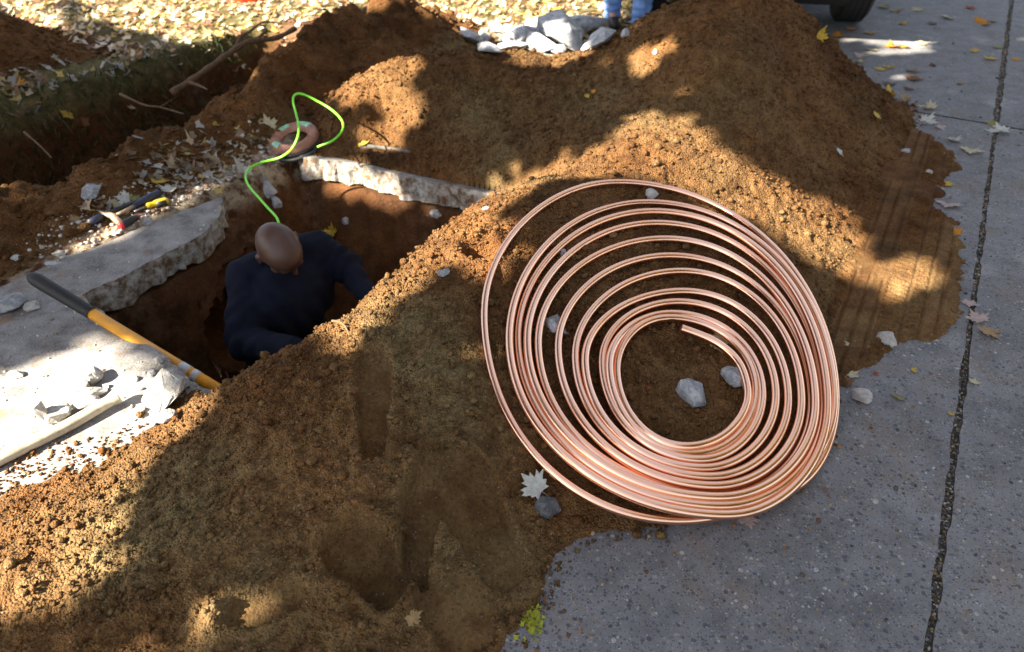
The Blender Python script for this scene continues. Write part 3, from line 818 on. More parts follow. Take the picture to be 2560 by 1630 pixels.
rel += 0.014 * (sstep(0.0, 0.5, lug1) - 0.5) * b1 + 0.014 * (sstep(0.1, 0.5, lug2) - 0.5) * b2 + 0.014 * (sstep(0.0, 0.5, lug3) - 0.5) * b3
fade = sstep(-0.3, 0.1, fbm(TX * 3.3, TY * 3.3, 3, 207) + 0.15)
TZ = 0.022 * sstep(-0.01, 0.030, sd) - 0.006 + rel * fade * sstep(0.0, 0.03, sd) + 0.0025 * fbm(TX * 26, TY * 26, 3, 209) + 0.005 * sstep(0.05, 0.0, sd) * (fbm(TX * 60, TY * 60, 2, 211) + .2)
V = np.stack([TX, TY, TZ], -1).reshape(-1, 3); Fq = grid_faces(len(tx), len(ty))
keep = (TZ.ravel()[Fq] > -0.004).any(1) & (sd.ravel()[Fq] > -0.02).any(1)
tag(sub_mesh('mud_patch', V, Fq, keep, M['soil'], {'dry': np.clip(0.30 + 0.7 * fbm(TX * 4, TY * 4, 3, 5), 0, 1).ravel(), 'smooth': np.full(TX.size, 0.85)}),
    'flat patch of pressed mud marked with tyre tread beside the earth pile', 'mud patch')

# ------------------------------------------------------------------ copper coil
T = [(1553, 454), (1621, 503), (1639, 525), (1646, 556), (1664, 594), (1683, 638), (1708, 677), (1708, 727), (1698, 754), (1683, 783), (1672, 792)]
Lf = [(1208, 790), (1270, 850), (1292, 850), (1316, 855), (1343, 860), (1393, 870), (1436, 890), (1461, 900), (1503, 905), (1522, 915), (1541, 925)]
Bt = [(1690, 1303), (1819, 1288), (1807, 1267), (1800, 1244), (1795, 1238), (1785, 1216), (1775, 1194), (1760, 1171), (1750, 1150), (1735, 1136), (1715, 1118)]
Rt = [(2087, 1005), (2070, 1010), (2058, 1010), (2039, 1010), (2026, 1005), (2004, 1005), (1971, 1000), (1940, 990), (1907, 985), (1889, 978), (1872, 972)]
lift_T = [0, .004, .020, .004, 0, 0, 0, .004, .004, .0, .016]
lift_L = [0, .006, -.010, .004, 0, 0, 0, .006, 0, .010, 0]
lift_B = [-.030, .012, .014, .022, -.002, .022, .018, .018, .018, .014, .024]
lift_R = [-.004, .016, -.004, .022, -.002, .022, .020, .016, .012, .004, .012]
nodes = [((1705, 823), 0.014, 'S'), ((1790, 865), .014, 'M')]
path = []
def quarter(p0, p1, l0, l1, horiz_first, n=26):
    """quarter of an ellipse leaving p0 horizontally (or vertically) and arriving at p1 at right angles"""
    out = []
    for i in range(n):
        a = i / n * math.pi / 2
        if horiz_first: q = (p0[0] + (p1[0] - p0[0]) * math.sin(a), p1[1] + (p0[1] - p1[1]) * math.cos(a))
        else: q = (p1[0] + (p0[0] - p1[0]) * math.cos(a), p0[1] + (p1[1] - p0[1]) * math.sin(a))
        out.append((q[0], q[1], l0 + (l1 - l0) * (i / n)))
    return out
tail = catmull([(1703, 821), (1735, 832), (1790, 856), (1836, 893), (1863, 935)], 8)[:-1]
path += [(a, b, 0.024 - 0.012 * i / len(tail)) for i, (a, b) in enumerate(tail)]
for k in range(10, -1, -1):
    r_, l_, b_, t_ = Rt[k], Lf[k], Bt[k], T[k]
    path += quarter(r_, b_, lift_R[k], lift_B[k], False)
    path += quarter(b_, l_, lift_B[k], lift_L[k], True)
    path += quarter(l_, t_, lift_L[k], lift_T[k], False)
    nr = Rt[k - 1] if k > 0 else (2092, 1000)
    nl = lift_R[k - 1] if k > 0 else -.012
    path += quarter(t_, nr, lift_T[k], nl, True)
path += quarter((2092, 1000), (1930, 1240), -.012, -.03, False, 14)
raw = np.array([on_coil(a, b, l) for a, b, l in path])
for _ in range(6): raw[1:-1] = 0.25 * raw[:-2] + 0.5 * raw[1:-1] + 0.25 * raw[2:]
seg = np.r_[0, np.cumsum(np.linalg.norm(np.diff(raw, axis=0), axis=1))]
ns = int(seg[-1] / 0.012)
tt = np.linspace(0, seg[-1], ns)
cp = np.stack([np.interp(tt, seg, raw[:, i]) for i in range(3)], -1)
# hand-coiled tube is never perfectly round
cp[:, 2] += 0.0012 * np.sin(tt * 3.1) + 0.0010 * np.sin(tt * 7.7 + 1)
for _ in range(3): cp[1:-1] = 0.25 * cp[:-2] + 0.5 * cp[1:-1] + 0.25 * cp[2:]
RT = 0.0123
S_ = 18
Vt, Ft = tube_arrays(cp, RT, S_, False)
me = bpy.data.meshes.new('copper_pipe_coil')
me.from_pydata(Vt.tolist(), [], Ft.tolist())
uvl = me.uv_layers.new(name='UVMap')
li = np.zeros(len(me.loops), np.int32); me.loops.foreach_get('vertex_index', li)
uu = tt[li // S_]; vv = (li % S_) / S_
uvl.data.foreach_set('uv', np.stack([uu, vv], -1).astype(np.float32).ravel())
me.polygons.foreach_set('use_smooth', np.ones(len(me.polygons), bool))
me.materials.append(M['copper'])
coil = link(bpy.data.objects.new('copper_pipe_coil', me))
tag(coil, 'shiny coil of bare copper pipe lying spread out on the earth and pavement', 'copper pipe')
# bore of the open end: wall thickness and dark inside
M['bore'] = mat_plain('copper_bore', (0.12, 0.05, 0.03), 0.6, 0.6, 0.3)
d0 = cp[1] - cp[0]; d0 /= np.linalg.norm(d0)
inner = np.array([cp[0] - d0 * 0.0004, cp[0] + d0 * 0.0001, cp[0] + d0 * 0.02, cp[0] + d0 * 0.05])
Vb, Fb = tube_arrays(inner, np.array([RT, RT * 0.86, RT * 0.86, RT * 0.86]), S_, False)
mesh_np('pipe_bore', Vb, Fb[:, ::-1], M['bore'], True, parent=coil)

# ------------------------------------------------------------------ rocks
def rock_mesh(name, seed, sx, sy, sz, mat, npts=16, rough=0.05):
    npts = int(npts * 1.4); rough *= 1.2
    r = random.Random(seed)
    bm = bmesh.new()
    for _ in range(npts):
        v = Vector((r.gauss(0, 1), r.gauss(0, 1), r.gauss(0, 1))); v.normalize()
        v *= r.uniform(0.82, 1.0)
        bm.verts.new((v.x, v.y, v.z))
    res = bmesh.ops.convex_hull(bm, input=bm.verts[:])
    bmesh.ops.delete(bm, geom=[v for v in bm.verts if not v.link_faces], context='VERTS')
    bmesh.ops.bevel(bm, geom=bm.edges[:] + bm.verts[:], offset=0.05, segments=1, affect='EDGES', clamp_overlap=True)
    bmesh.ops.triangulate(bm, faces=bm.faces[:])
    bmesh.ops.subdivide_edges(bm, edges=bm.edges[:], cuts=2)
    for v in bm.verts:
        c = v.co
        k = 1 + rough * 2 * float(fbm(np.array([c.x * 2.6 + seed]), np.array([c.y * 2.6 + c.z * 1.9]), 3, seed)[0])
        v.co = Vector((c.x * k * sx, c.y * k * sy, c.z * k * sz))
    zmin = min(v.co.z for v in bm.verts)
    for v in bm.verts: v.co.z -= zmin
    return mesh_bm(name, bm, mat, False)
_rs = [100]
def rock(name, px, py, w, h, mat, label, cat='stone', flat=0.7, tilt=0.0, rz=0.0, sink=0.18, group=None, deep=None, npts=16, rough=0.05):
    """a stone that shows w by h pixels, its foot on the terrain at about the lower part of its outline"""
    _rs[0] += 7
    p, d = hit(px, py + h * 0.22)
    w *= 1.15; h *= 1.15
    sx = w / 2 / F * d
    sz = max(0.3 * sx, h / 2 / F * d * flat)
    sy = deep if deep else max(0.5 * sx, min(1.3 * sx, h / 2 / F * d * 1.1))
    o = rock_mesh(name, _rs[0], sx, sy, sz, mat, npts, rough)
    n = normal_at(p, max(0.02, sx))
    q = n.to_track_quat('Z', 'Y')
    o.rotation_mode = 'QUATERNION'
    o.rotation_quaternion = q @ Euler((tilt, 0, rz)).to_quaternion()
    o.location = p - n * (2 * sz * sink)
    tag(o, label, cat, group)
    return o
G_ = 'rock_grey'; W_ = 'rock_white'; D_ = 'rock_dark'
rock('stone', 1728, 972, 76, 78, M[G_], 'grey stone lying in the middle of the copper coil', sink=.25)
rock('stone', 1835, 932, 62, 72, M[G_], 'grey stone under the inner loop of the copper coil', sink=.25, rz=.6)
rock('stone', 1392, 790, 62, 112, M[G_], 'long slate grey stone showing between the left loops of the coil', sink=.35, flat=.5)
rock('stone', 1628, 482, 34, 34, M[W_], 'small white stone caught between the top loops of the coil', sink=.2)
rock('stone', 1405, 628, 24, 26, M[G_], 'small blue grey stone half buried between the upper loops of the coil', sink=.3)
rock('stone', 1366, 1258, 56, 70, M[D_], 'dark stone at the mound edge under the pale leaf', sink=.2, rz=.4)
rock('stone', 2150, 988, 46, 52, M[W_], 'pale stone on the pavement just right of the coil', sink=.06)
rock('stone', 2216, 846, 50, 50, M[W_], 'pale stone at the end of the tyre tracks', sink=.12)
rock('stone', 2322, 432, 27, 22, M[W_], 'small pale stone on the narrow end of the tyre tracks', sink=.15)
rock('stone', 2263, 380, 22, 26, M[G_], 'small grey stone at the foot of the earth pile by the tread marks', sink=.15)
rock('stone', 1110, 678, 38, 22, M[G_], 'flat grey stone stuck in the mound beside the slumped hollow', sink=.3)
rock('stone', 1640, 128, 20, 14, M[W_], 'small white stone high on the flank of the tall pile', sink=.2)
rock('stone', 1215, 520, 18, 20, M[G_], 'small grey stone on the crest of the trampled mound', sink=.3)
# debris on the dusty slab
rock('concrete_chunk', 425, 970, 136, 128, M[W_], 'big pitted white concrete chunk at the corner of the excavation', 'concrete chunk', flat=.62, sink=.06, npts=13, rough=.07, rz=.3)
rock('stone', 424, 1040, 48, 46, M[W_], 'round pale stone tucked under the big white chunk', sink=.1, npts=30)
rock('concrete_chunk', 392, 1052, 26, 26, M[W_], 'small white fragment beside the round pale stone', 'concrete chunk', sink=.1)
rock('concrete_chunk', 234, 940, 56, 56, M[W_], 'blocky white fragment at the top of the rubble cluster on the slab', 'concrete chunk', sink=.05)
rock('concrete_chunk', 188, 972, 84, 66, M[W_], 'largest fragment of the rubble cluster on the dusty slab', 'concrete chunk', sink=.05)
rock('concrete_chunk', 146, 1034, 78, 56, M[W_], 'white fragment at the bottom of the rubble cluster, above the pipe', 'concrete chunk', sink=.05, rz=.5)
rock('concrete_shard', 218, 988, 92, 32, M[W_], 'long flat white shard lying across the rubble cluster', 'concrete shard', sink=.0, rz=.55, tilt=.2)
rock('concrete_shard', 226, 1006, 84, 28, M[W_], 'long flat rust stained shard on the rim of the rubble cluster', 'concrete shard', sink=.0, rz=.5)
rock('concrete_shard', 116, 1040, 34, 80, M[W_], 'upright grey white shard leaning on the rubble cluster', 'concrete shard', sink=.05, flat=1.0, deep=.02)
rock('concrete_shard', 349, 1024, 30, 42, M[W_], 'small white flake beside the end of the old pipe', 'concrete shard', sink=.05, flat=.3)
for (x, y, w, h, l) in ((265, 966, 24, 16, 'pebble in the shadow of the rubble cluster'), (340, 945, 22, 20, 'square grey pebble between rubble cluster and big chunk'), (381, 930, 22, 24, 'pointed pebble touching the big white chunk'),
                        (398, 900, 26, 26, 'pale fragment on the very rim of the slab above the big chunk'), (40, 935, 44, 24, 'flat cream fragment at the edge of sunlight on the slab'), (352, 972, 16, 12, 'tiny pebble beside the big white chunk')):
    rock('pebble', x, y, w, h, M[W_] if w > 24 else M[G_], l, 'pebble', sink=.1)
rock('stone', 28, 752, 74, 80, M[G_], 'big grey stone with a flat face on the slab below the shovel grip', sink=.15, flat=.5)
rock('concrete_chunk', 78, 762, 52, 38, M[W_], 'flat pale fragment beside the big grey stone', 'concrete chunk', sink=.1, flat=.4)
rock('concrete_chunk', 132, 658, 44, 18, M['rubble'], 'flat grey fragment at the slab edge above the shovel grip', 'concrete chunk', sink=.1)
rock('concrete_chunk', 145, 634, 40, 16, M[W_], 'cream fragment in the sunlit grit below the tools', 'concrete chunk', sink=.1)
rock('concrete_chunk', 42, 644, 26, 18, M[W_], 'white fragment on the foot of the low earth ridge', 'concrete chunk', sink=.1)
rock('concrete_shard', 229, 474, 70, 36, M[G_], 'slate grey slab corner sticking out of the low earth ridge', 'concrete shard', sink=.2, flat=.5, rz=.5)
rock('pebble', 370, 552, 24, 20, M[G_], 'speckled round pebble beside the red screwdriver', 'pebble', sink=.1, npts=30)
rock('concrete_shard', 670, 465, 46, 40, M['rubble'], 'pale sliver of concrete stuck in the excavation wall below the cable reel', 'concrete shard', sink=.45)
rock('concrete_shard', 690, 500, 28, 34, M['rubble'], 'small lower sliver of concrete in the excavation wall below the reel', 'concrete shard', sink=.45)
rock('concrete_shard', 865, 548, 26, 18, M[G_], 'white fragments beside the yellow leaf in the excavation', 'concrete shard', sink=.3)
rock('concrete_shard', 1090, 530, 36, 20, M[G_], 'grey lump hanging under the white slab edge', 'concrete shard', sink=.4)
# rubble heap by the lawn
RB = [(1399, 92, 200, 60, 'broad bluish white slab on top of the rubble heap', .35), (1300, 88, 110, 42, 'sunlit flat chunk on the left of the rubble heap', .4), (1205, 98, 46, 32, 'bright blocky chunk at the left end of the rubble heap', .8),
      (1512, 92, 96, 56, 'broken chunk at the right end of the rubble heap near the shoes', .5), (1570, 82, 30, 22, 'small white chunk between the two shoes', .8), (1350, 114, 96, 30, 'undercut chunk on the front rim of the rubble heap', .5),
      (1222, 124, 64, 26, 'grey chunk low on the left front of the rubble heap', .6), (1282, 116, 58, 28, 'pitted chunk below the sunlit flat chunk', .6), (1437, 118, 66, 30, 'chunk on the front rim of the rubble heap below the broad slab', .6),
      (1172, 88, 76, 40, 'blue grey chunk lying off the left end of the heap', .4), (1266, 96, 32, 28, 'small upright chunk beside the sunlit flat chunk', .9), (1478, 112, 50, 30, 'angular chunk below the right end chunk', .6), (1340, 76, 120, 30, 'flat chunk at the back of the rubble heap', .4), (1450, 72, 130, 32, 'long flat chunk at the back of the heap near the left shoe', .4),
      (1250, 80, 70, 26, 'low chunk behind the bright blocky chunk', .5), (1395, 122, 60, 26, 'small chunk sunk in the earth before the heap', .6)]
for (x, y, w, h, l, fl) in RB:
    rock('rubble_chunk', x, y, w * 1.30, h * 1.25, M['rubble'], l, 'concrete rubble', flat=fl * .85, sink=.05, deep=w / 2 / F * 5.2 * (.9 if w < 90 else .7), npts=14, rough=.07)

# ------------------------------------------------------------------ old pipe on the slab
pa, _ = hit(-60, 1195); pb, _ = hit(300, 1010)
M['oldpipe'] = mat_plain('old_pipe', (0.42, 0.37, 0.27), 0.75, 0.0, 0.3, 0.25, 30, 0.4)
pth = catmull([np.array(pa) + (0, 0, .020), np.array(hit(60, 1135)[0]) + (0, 0, .021), np.array(hit(180, 1075)[0]) + (0, 0, .022), np.array(hit(262, 1030)[0]) + (0, 0, .026), np.array(hit(305, 1010)[0]) + (0, 0, .034)], 12)
rad = np.full(len(pth), .0175); rad[-8:] = np.linspace(.0175, .0235, 8)
op = tube('old_pipe', pth, rad, M['oldpipe'], 20)
tag(op, 'length of old cream coloured pipe lying on the dusty slab', 'pipe')

# ------------------------------------------------------------------ shovel
M['black_rubber'] = mat_plain('black_rubber', (0.018, 0.018, 0.018), 0.6, 0, 0.4, 0.3, 60, 0.3)
M['yellow_shaft'] = mat_plain('yellow_shaft', (0.72, 0.31, 0.012), 0.42, 0, 0.5, 0.12, 25, 0.05)
M['white_label'] = mat_plain('white_label', (0.62, 0.62, 0.63), 0.5)
M['steel'] = mat_plain('steel', (0.34, 0.33, 0.32), 0.4, 0.9)
p1 = np.array(Ph(72, 688, .125)); p2 = np.array(Ph(236, 787, .045))
dr = (p2 - p1) / np.linalg.norm(p2 - p1)
sh = empty('shovel', tuple(p1 + dr * 1.35))
def on_sh(a, b, n=2): return np.array([p1 + dr * t for t in np.linspace(a, b, n)]) - np.array(sh.location)
L1 = .285
g_path = on_sh(0, L1, 24); g_r = np.full(24, .0235); g_r[:5] = (.011, .018, .0225, .0245, .0245); g_r[5:] = np.linspace(.0245, .0215, 19)
tube('grip', g_path, g_r, M['black_rubber'], 20, sh)
tube('shaft', on_sh(L1, 1.25, 3), .0195, M['yellow_shaft'], 20, sh)
def t_for_px(x):
    ts = np.linspace(0, 1.3, 600); q = p1[None] + dr[None] * ts[:, None]
    return ts[np.argmin(np.abs(pix(q[:, 0], q[:, 1], q[:, 2])[0] - x))]
tube('label_band', on_sh(t_for_px(452), t_for_px(475), 2), .0199, M['white_label'], 20, sh)
tube('label_band', on_sh(t_for_px(483), t_for_px(498), 2), .0199, M['white_label'], 20, sh)
# blade down in the pit
bm = bmesh.new()
up = Vector((0, 0, 1)); dv = Vector(dr); sd_ = dv.cross(up).normalized(); nv_ = sd_.cross(dv)
rows = []
for i in range(9):
    t = i / 8; w = .11 * (1 - max(0, t - .6) ** 2 * 5.5)
    rows.append([bm.verts.new(Vector(on_sh(1.2 + .27 * t, 2, 2)[0]) + sd_ * (w * k / 4) + nv_ * (.02 * (k / 4) ** 2)) for k in range(-4, 5)])
for a, b in zip(rows, rows[1:]):
    for k in range(8): bm.faces.new((a[k], a[k + 1], b[k + 1], b[k]))
bl = mesh_bm('blade', bm, M['steel'], True, sh); md = bl.modifiers.new('thick', 'SOLIDIFY'); md.thickness = .002
tag(sh, 'shovel with black grip and yellow shaft leaning down into the excavation', 'shovel')

# ------------------------------------------------------------------ hand tools
M['navy_grip'] = mat_plain('navy_grip', (0.016, 0.022, 0.05), 0.5)
M['rust_steel'] = mat_plain('worn_steel', (0.36, 0.27, 0.18), 0.55, 0.55, 0.4, 0.25, 60)
M['tool_yellow'] = mat_plain('tool_yellow', (0.75, 0.50, 0.02), 0.35)
M['tool_red'] = mat_plain('tool_red', (0.55, 0.03, 0.03), 0.3)
M['tool_black'] = mat_plain('tool_black', (0.02, 0.02, 0.02), 0.45)
def gp(px, py, dz=0.0):
    q = hit(px, py)[0]; return np.array((q.x, q.y, q.z + dz))
def rel(o, pts): return np.array(pts) - np.array(o.location)
# bricklayer-style hammer
a = gp(286, 552, .016); b = gp(402, 497, .030)
hm = empty('hammer', tuple(a - (0, 0, .014)))
mid = a + (b - a) * .45
tube('shaft', rel(hm, [a, a + (b - a) * .3, mid]), .0085, M['rust_steel'], 12, hm)
tube('handle', rel(hm, catmull([mid, a + (b - a) * .6, a + (b - a) * .85, b], 5)), np.r_[np.linspace(.012, .017, 8), np.linspace(.017, .016, 8)], M['navy_grip'], 14, hm)
hp = catmull([gp(251, 535, .014), gp(268, 546, .018), a + (0, 0, .005), gp(306, 570, .018), gp(312, 572, .016)], 5)
tube('head', rel(hm, hp), np.interp(np.arange(len(hp)), [0, 8, 11, len(hp) - 1], [.004, .013, .015, .013]), M['rust_steel'], 12, hm)
tag(hm, 'steel hammer with curved head and navy grip on the gritty ground', 'hammer')
# yellow screwdriver
a = gp(422, 510, .017); b = gp(368, 523, .015); c = gp(336, 534, .008)
sd1 = empty('screwdriver', tuple(b - (0, 0, .015)))
d_ = b - a
tube('handle', rel(sd1, [a - d_ * .02, a, a + d_ * .1, a + d_ * .55, a + d_ * .68, a + d_ * .78, a + d_ * .92, b]), np.array([.006, .013, .0165, .016, .011, .012, .013, .008]), M['tool_yellow'], 14, sd1)
tube('grip_inlay', rel(sd1, [a + d_ * .12 + (.004, -.006, -.003), a + d_ * .56 + (.004, -.006, -.003)]), .0148, M['tool_black'], 14, sd1)
tube('blade', rel(sd1, [b, c]), .0038, M['steel'], 10, sd1)
tag(sd1, 'screwdriver with a yellow and black handle beside the hammer', 'screwdriver')
# red screwdriver
a = gp(303, 575, .016); b = gp(350, 548, .015); c = gp(376, 534, .008)
sd2 = empty('screwdriver', tuple(a - (0, 0, .015))); d_ = b - a
tube('handle', rel(sd2, [a + d_ * .1, a + d_ * .2, a + d_ * .7, b - d_ * .12, b]), np.array([.014, .0165, .016, .013, .009]), M['tool_black'], 14, sd2)
tube('end_cap', rel(sd2, [a - d_ * .06, a - d_ * .03, a + d_ * .04, a + d_ * .12]), np.array([.006, .0135, .0165, .0165]), M['tool_red'], 14, sd2)
tube('collar', rel(sd2, [b - d_ * .2, b - d_ * .02]), np.array([.0142, .0110]), M['tool_red'], 14, sd2)
tube('blade', rel(sd2, [b, c]), .004, M['steel'], 10, sd2)
tag(sd2, 'screwdriver with a black handle and round red end cap', 'screwdriver')
# long dark cold chisel / pry bar
a = gp(197, 577, .012); b = gp(225, 566, .014); c = gp(255, 551, .016); e = gp(300, 529, .014); f = gp(352, 508, .014)
pb_ = empty('pry_bar', tuple(a - (0, 0, .01)))
tube('bar', rel(pb_, catmull([a, b, c], 6)), np.r_[np.linspace(.004, .010, 7), np.full(6, .011)], M['rust_steel'], 12, pb_)
tube('grip', rel(pb_, [b, c]), .0155, M['navy_grip'], 14, pb_)
tube('bar', rel(pb_, [c, e, f]), .0095, M['tool_black'], 12, pb_)
tag(pb_, 'long dark pry bar with a navy sleeve lying behind the hammer head', 'pry bar')

# ------------------------------------------------------------------ fish tape reel with green cable
M['reel_plastic'] = mat_plain('reel_plastic', (0.36, 0.17, 0.11), 0.5, 0, 0.4, 0.2, 30, 0.2)
M['reel_label'] = mat_plain('reel_label', (0.30, 0.62, 0.42), 0.6, 0, 0.3, 0.3, 45)
M['green_cable'] = mat_plain('green_cable', (0.20, 0.72, 0.03), 0.35, 0, 0.5, 0.05)
rc, rd = hit(733, 372)
reel = empty('fish_tape_reel', (rc.x + .01, rc.y + .045, rc.z + .004), (math.radians(12), math.radians(-9), math.radians(4)))
RO, RI = .125, .068
prof = [(RI, .036), (RI + .006, .052), (RI + .016, .060), ((RO + RI) / 2, .066), (RO - .012, .060), (RO - .003, .050), (RO, .036), (RO, .030), (RI, .030), (RI, .036)]
lathe('housing', prof, M['reel_plastic'], 56, reel)
lathe('lower_housing', [(RI + .002, .030), (RO + .003, .030), (RO + .004, .006), (RO - .006, .0), (RI + .004, .0), (RI + .002, .030)], M['tool_black'], 56, reel)
for a0, a1 in ((35, 82), (108, 140), (205, 232)):
    ang = np.radians(np.linspace(a0, a1, 10)); rr = np.linspace(RI + .013, RO - .009, 6)
    A_, R_ = np.meshgrid(ang, rr, indexing='ij')
    zz = np.interp(R_, [RI + .006, RI + .016, (RO + RI) / 2, RO - .012, RO - .003], [.052, .060, .066, .060, .050]) + .0015
    mesh_np('label', np.stack([R_ * np.cos(A_), R_ * np.sin(A_), zz], -1).reshape(-1, 3), grid_faces(10, 6)[:, ::-1], M['reel_label'], True, parent=reel)
for a0 in (20, 150, 265, 330):
    a_ = math.radians(a0)
    lathe('screw_hole', [(.0005, .064), (.0045, .0655), (.0045, .058)], M['tool_black'], 12, reel, loc=(math.cos(a_) * .098, math.sin(a_) * .098, .001))
hh = [(math.cos(t) * (RO + .022), math.sin(t) * (RO + .022) - .004, .014) for t in np.radians(np.linspace(222, 318, 14))]
hh = [(math.cos(math.radians(215)) * RO, math.sin(math.radians(215)) * RO, .016)] + hh + [(math.cos(math.radians(325)) * RO, math.sin(math.radians(325)) * RO, .02)]
tube('handle', catmull(hh, 4), .010, M['tool_black'], 12, reel)
CB_PX = [(794, 367, 3.42), (829, 353, 3.40), (852, 332, 3.42), (858, 312, 3.44), (848, 292, 3.46), (823, 270, 3.49), (788, 250, 3.50), (764, 238, 3.50), (746, 234, 3.50), (735, 240, 3.49), (733, 256, 3.47), (741, 288, 3.43), (747, 317, 3.39),
         (744, 344, 3.36), (729, 373, 3.37), (700, 394, 3.40), (659, 405, 3.40), (629, 417, 3.36), (616, 432, 3.31), (615, 449, 3.26), (626, 470, 3.20), (647, 494, 3.14), (670, 520, 3.08), (691, 543, 3.02), (704, 570, 2.98), (760, 650, 3.02), (830, 690, 2.98), (850, 680, 2.98), (838, 697, 2.96), (812, 722, 3.08), (792, 780, 3.10), (812, 818, 2.98), (835, 835, 2.92), (850, 850, 2.88)]
cpth = catmull([np.array(P(*q)) for q in CB_PX], 6)
tmp = bpy.data.objects.new('t', None)
Rm = Matrix.Translation(reel.location) @ reel.rotation_euler.to_matrix().to_4x4()
inv = Rm.inverted()
tube('cable', np.array([inv @ Vector(q) for q in cpth]), .0052, M['green_cable'], 10, reel)
tag(reel, 'brown plastic fish tape reel with bright green cable uncoiling into the excavation', 'cable reel')
# ------------------------------------------------------------------ people
def blob(name, prims, voxel, mat, smooth=6, parent=None, disp=None):
    """prims: ('s', centre, radius) | ('e', centre, (rx, ry, rz), rotation matrix) | ('c', a, b, ra, rb)"""
    sv, sf = base_ico(3)
    Vs, Fs = [], []; k = 0
    def add(v):
        nonlocal k
        Vs.append(v); Fs.append(sf + k); k += len(v)
    for q in prims:
        if q[0] == 's': add(sv * q[2] + np.array(q[1]))
        elif q[0] == 'e': add((sv * np.array(q[2])) @ np.array(q[3] if len(q) > 3 else np.eye(3)).T + np.array(q[1]))
        else:
            a, b = np.array(q[1], float), np.array(q[2], float); L = np.linalg.norm(b - a)
            n = max(2, int(L / (0.35 * min(q[3], q[4]))) + 1)
            for t in np.linspace(0, 1, n): add(sv * (q[3] + (q[4] - q[3]) * t) + a + (b - a) * t)
    tmp = mesh_np('tmp', np.vstack(Vs), np.vstack(Fs))
    r = tmp.modifiers.new('r', 'REMESH'); r.mode = 'VOXEL'; r.voxel_size = voxel
    if smooth:
        m_ = tmp.modifiers.new('s', 'SMOOTH'); m_.factor = 0.5; m_.iterations = smooth
    dg = bpy.context.evaluated_depsgraph_get()
    me = bpy.data.meshes.new_from_object(tmp.evaluated_get(dg))
    bpy.data.objects.remove(tmp)
    me.name = name
    if disp is not None:
        co = np.zeros(len(me.vertices) * 3, np.float32); me.vertices.foreach_get('co', co); co = co.reshape(-1, 3)
        no = np.zeros(len(me.vertices) * 3, np.float32); me.vertices.foreach_get('normal', no); no = no.reshape(-1, 3)
        co = co + no * disp(co)[:, None]
        me.vertices.foreach_set('co', co.astype(np.float32).ravel()); me.update()
    me.polygons.foreach_set('use_smooth', np.ones(len(me.polygons), bool))
    me.materials.clear(); me.materials.append(mat)
    o = bpy.data.objects.new(name, me)
    return link(o, parent)
def frame(f, up):
    f = Vector(f).normalized(); r = f.cross(Vector(up)).normalized(); u = r.cross(f)
    return r, f, u                                    # right hand side, forward, up
def fingers(wrist, direction, palm_n, side, curl=0.5, s=1.0):
    """palm and five fingers, returned as primitives"""
    w = Vector(wrist); d = Vector(direction).normalized(); n = Vector(palm_n); n = (n - d * n.dot(d)).normalized(); a = d.cross(n) * side
    pr = [('c', w, w + d * .035 * s, .026 * s, .027 * s)]
    for t in (-1, -.33, .33, 1): pr.append(('c', w + d * .03 * s + a * (.010 * t * s), w + d * .085 * s + a * (.028 * t * s), .015 * s, .0125 * s))
    for t, L in ((-1, .068), (-.33, .080), (.33, .085), (1, .075)):
        b = w + d * .090 * s + a * (.029 * t * s); q = b; ang = 0.0
        for i, fr in enumerate((.45, .32, .23)):
            ang += curl * (.9 if i else .6)
            dirv = d * math.cos(ang) + n * math.sin(ang)
            e = q + dirv * (L * fr * s); pr.append(('c', q, e, (.0092 - .0008 * i) * s, (.0086 - .0009 * i) * s)); q = e
    q = w + d * .025 * s + a * (.024 * s)
    e = q + (d * .5 + a * .7 + n * .35).normalized() * (.042 * s); pr.append(('c', q, e, .014 * s, .0105 * s))
    e2 = e + (d * .8 + a * .15 + n * .5).normalized() * (.033 * s); pr.append(('c', e, e2, .0102 * s, .009 * s))
    return pr
def head_prims(c, f, up):
    """cranium, jaw, brow, nose, lips, ears, in a frame facing f"""
    r, f, u = frame(f, up); Rm = Matrix((r, f, u)).transposed()
    Q = lambda x, y, z: Vector(c) + r * x + f * y + u * z
    pr = [('e', Q(0, -.012, .030), (.076, .094, .082), Rm), ('e', Q(0, .012, .050), (.070, .078, .060), Rm), ('e', Q(0, .030, -.030), (.060, .058, .066), Rm), ('e', Q(0, .052, -.078), (.034, .030, .028), Rm),
          ('e', Q(0, .078, .020), (.050, .014, .012), Rm), ('e', Q(-.046, .046, -.018), (.020, .026, .022), Rm), ('e', Q(.046, .046, -.018), (.020, .026, .022), Rm),
          ('c', Q(0, .084, .006), Q(0, .104, -.028), .009, .0125), ('s', Q(-.012, .092, -.032), .0085), ('s', Q(.012, .092, -.032), .0085),
          ('e', Q(0, .084, -.052), (.022, .011, .006), Rm), ('e', Q(0, .082, -.061), (.020, .010, .006), Rm),
          ('e', Q(-.028, .074, .004), (.013, .010, .009), Rm), ('e', Q(.028, .074, .004), (.013, .010, .009), Rm)]
    for sgn in (-1, 1):
        pr += [('e', Q(sgn * .080, -.012, -.004), (.007, .018, .030), Rm), ('e', Q(sgn * .084, -.020, .008), (.006, .012, .018), Rm), ('s', Q(sgn * .078, -.004, -.030), .009)]
    return pr, Q

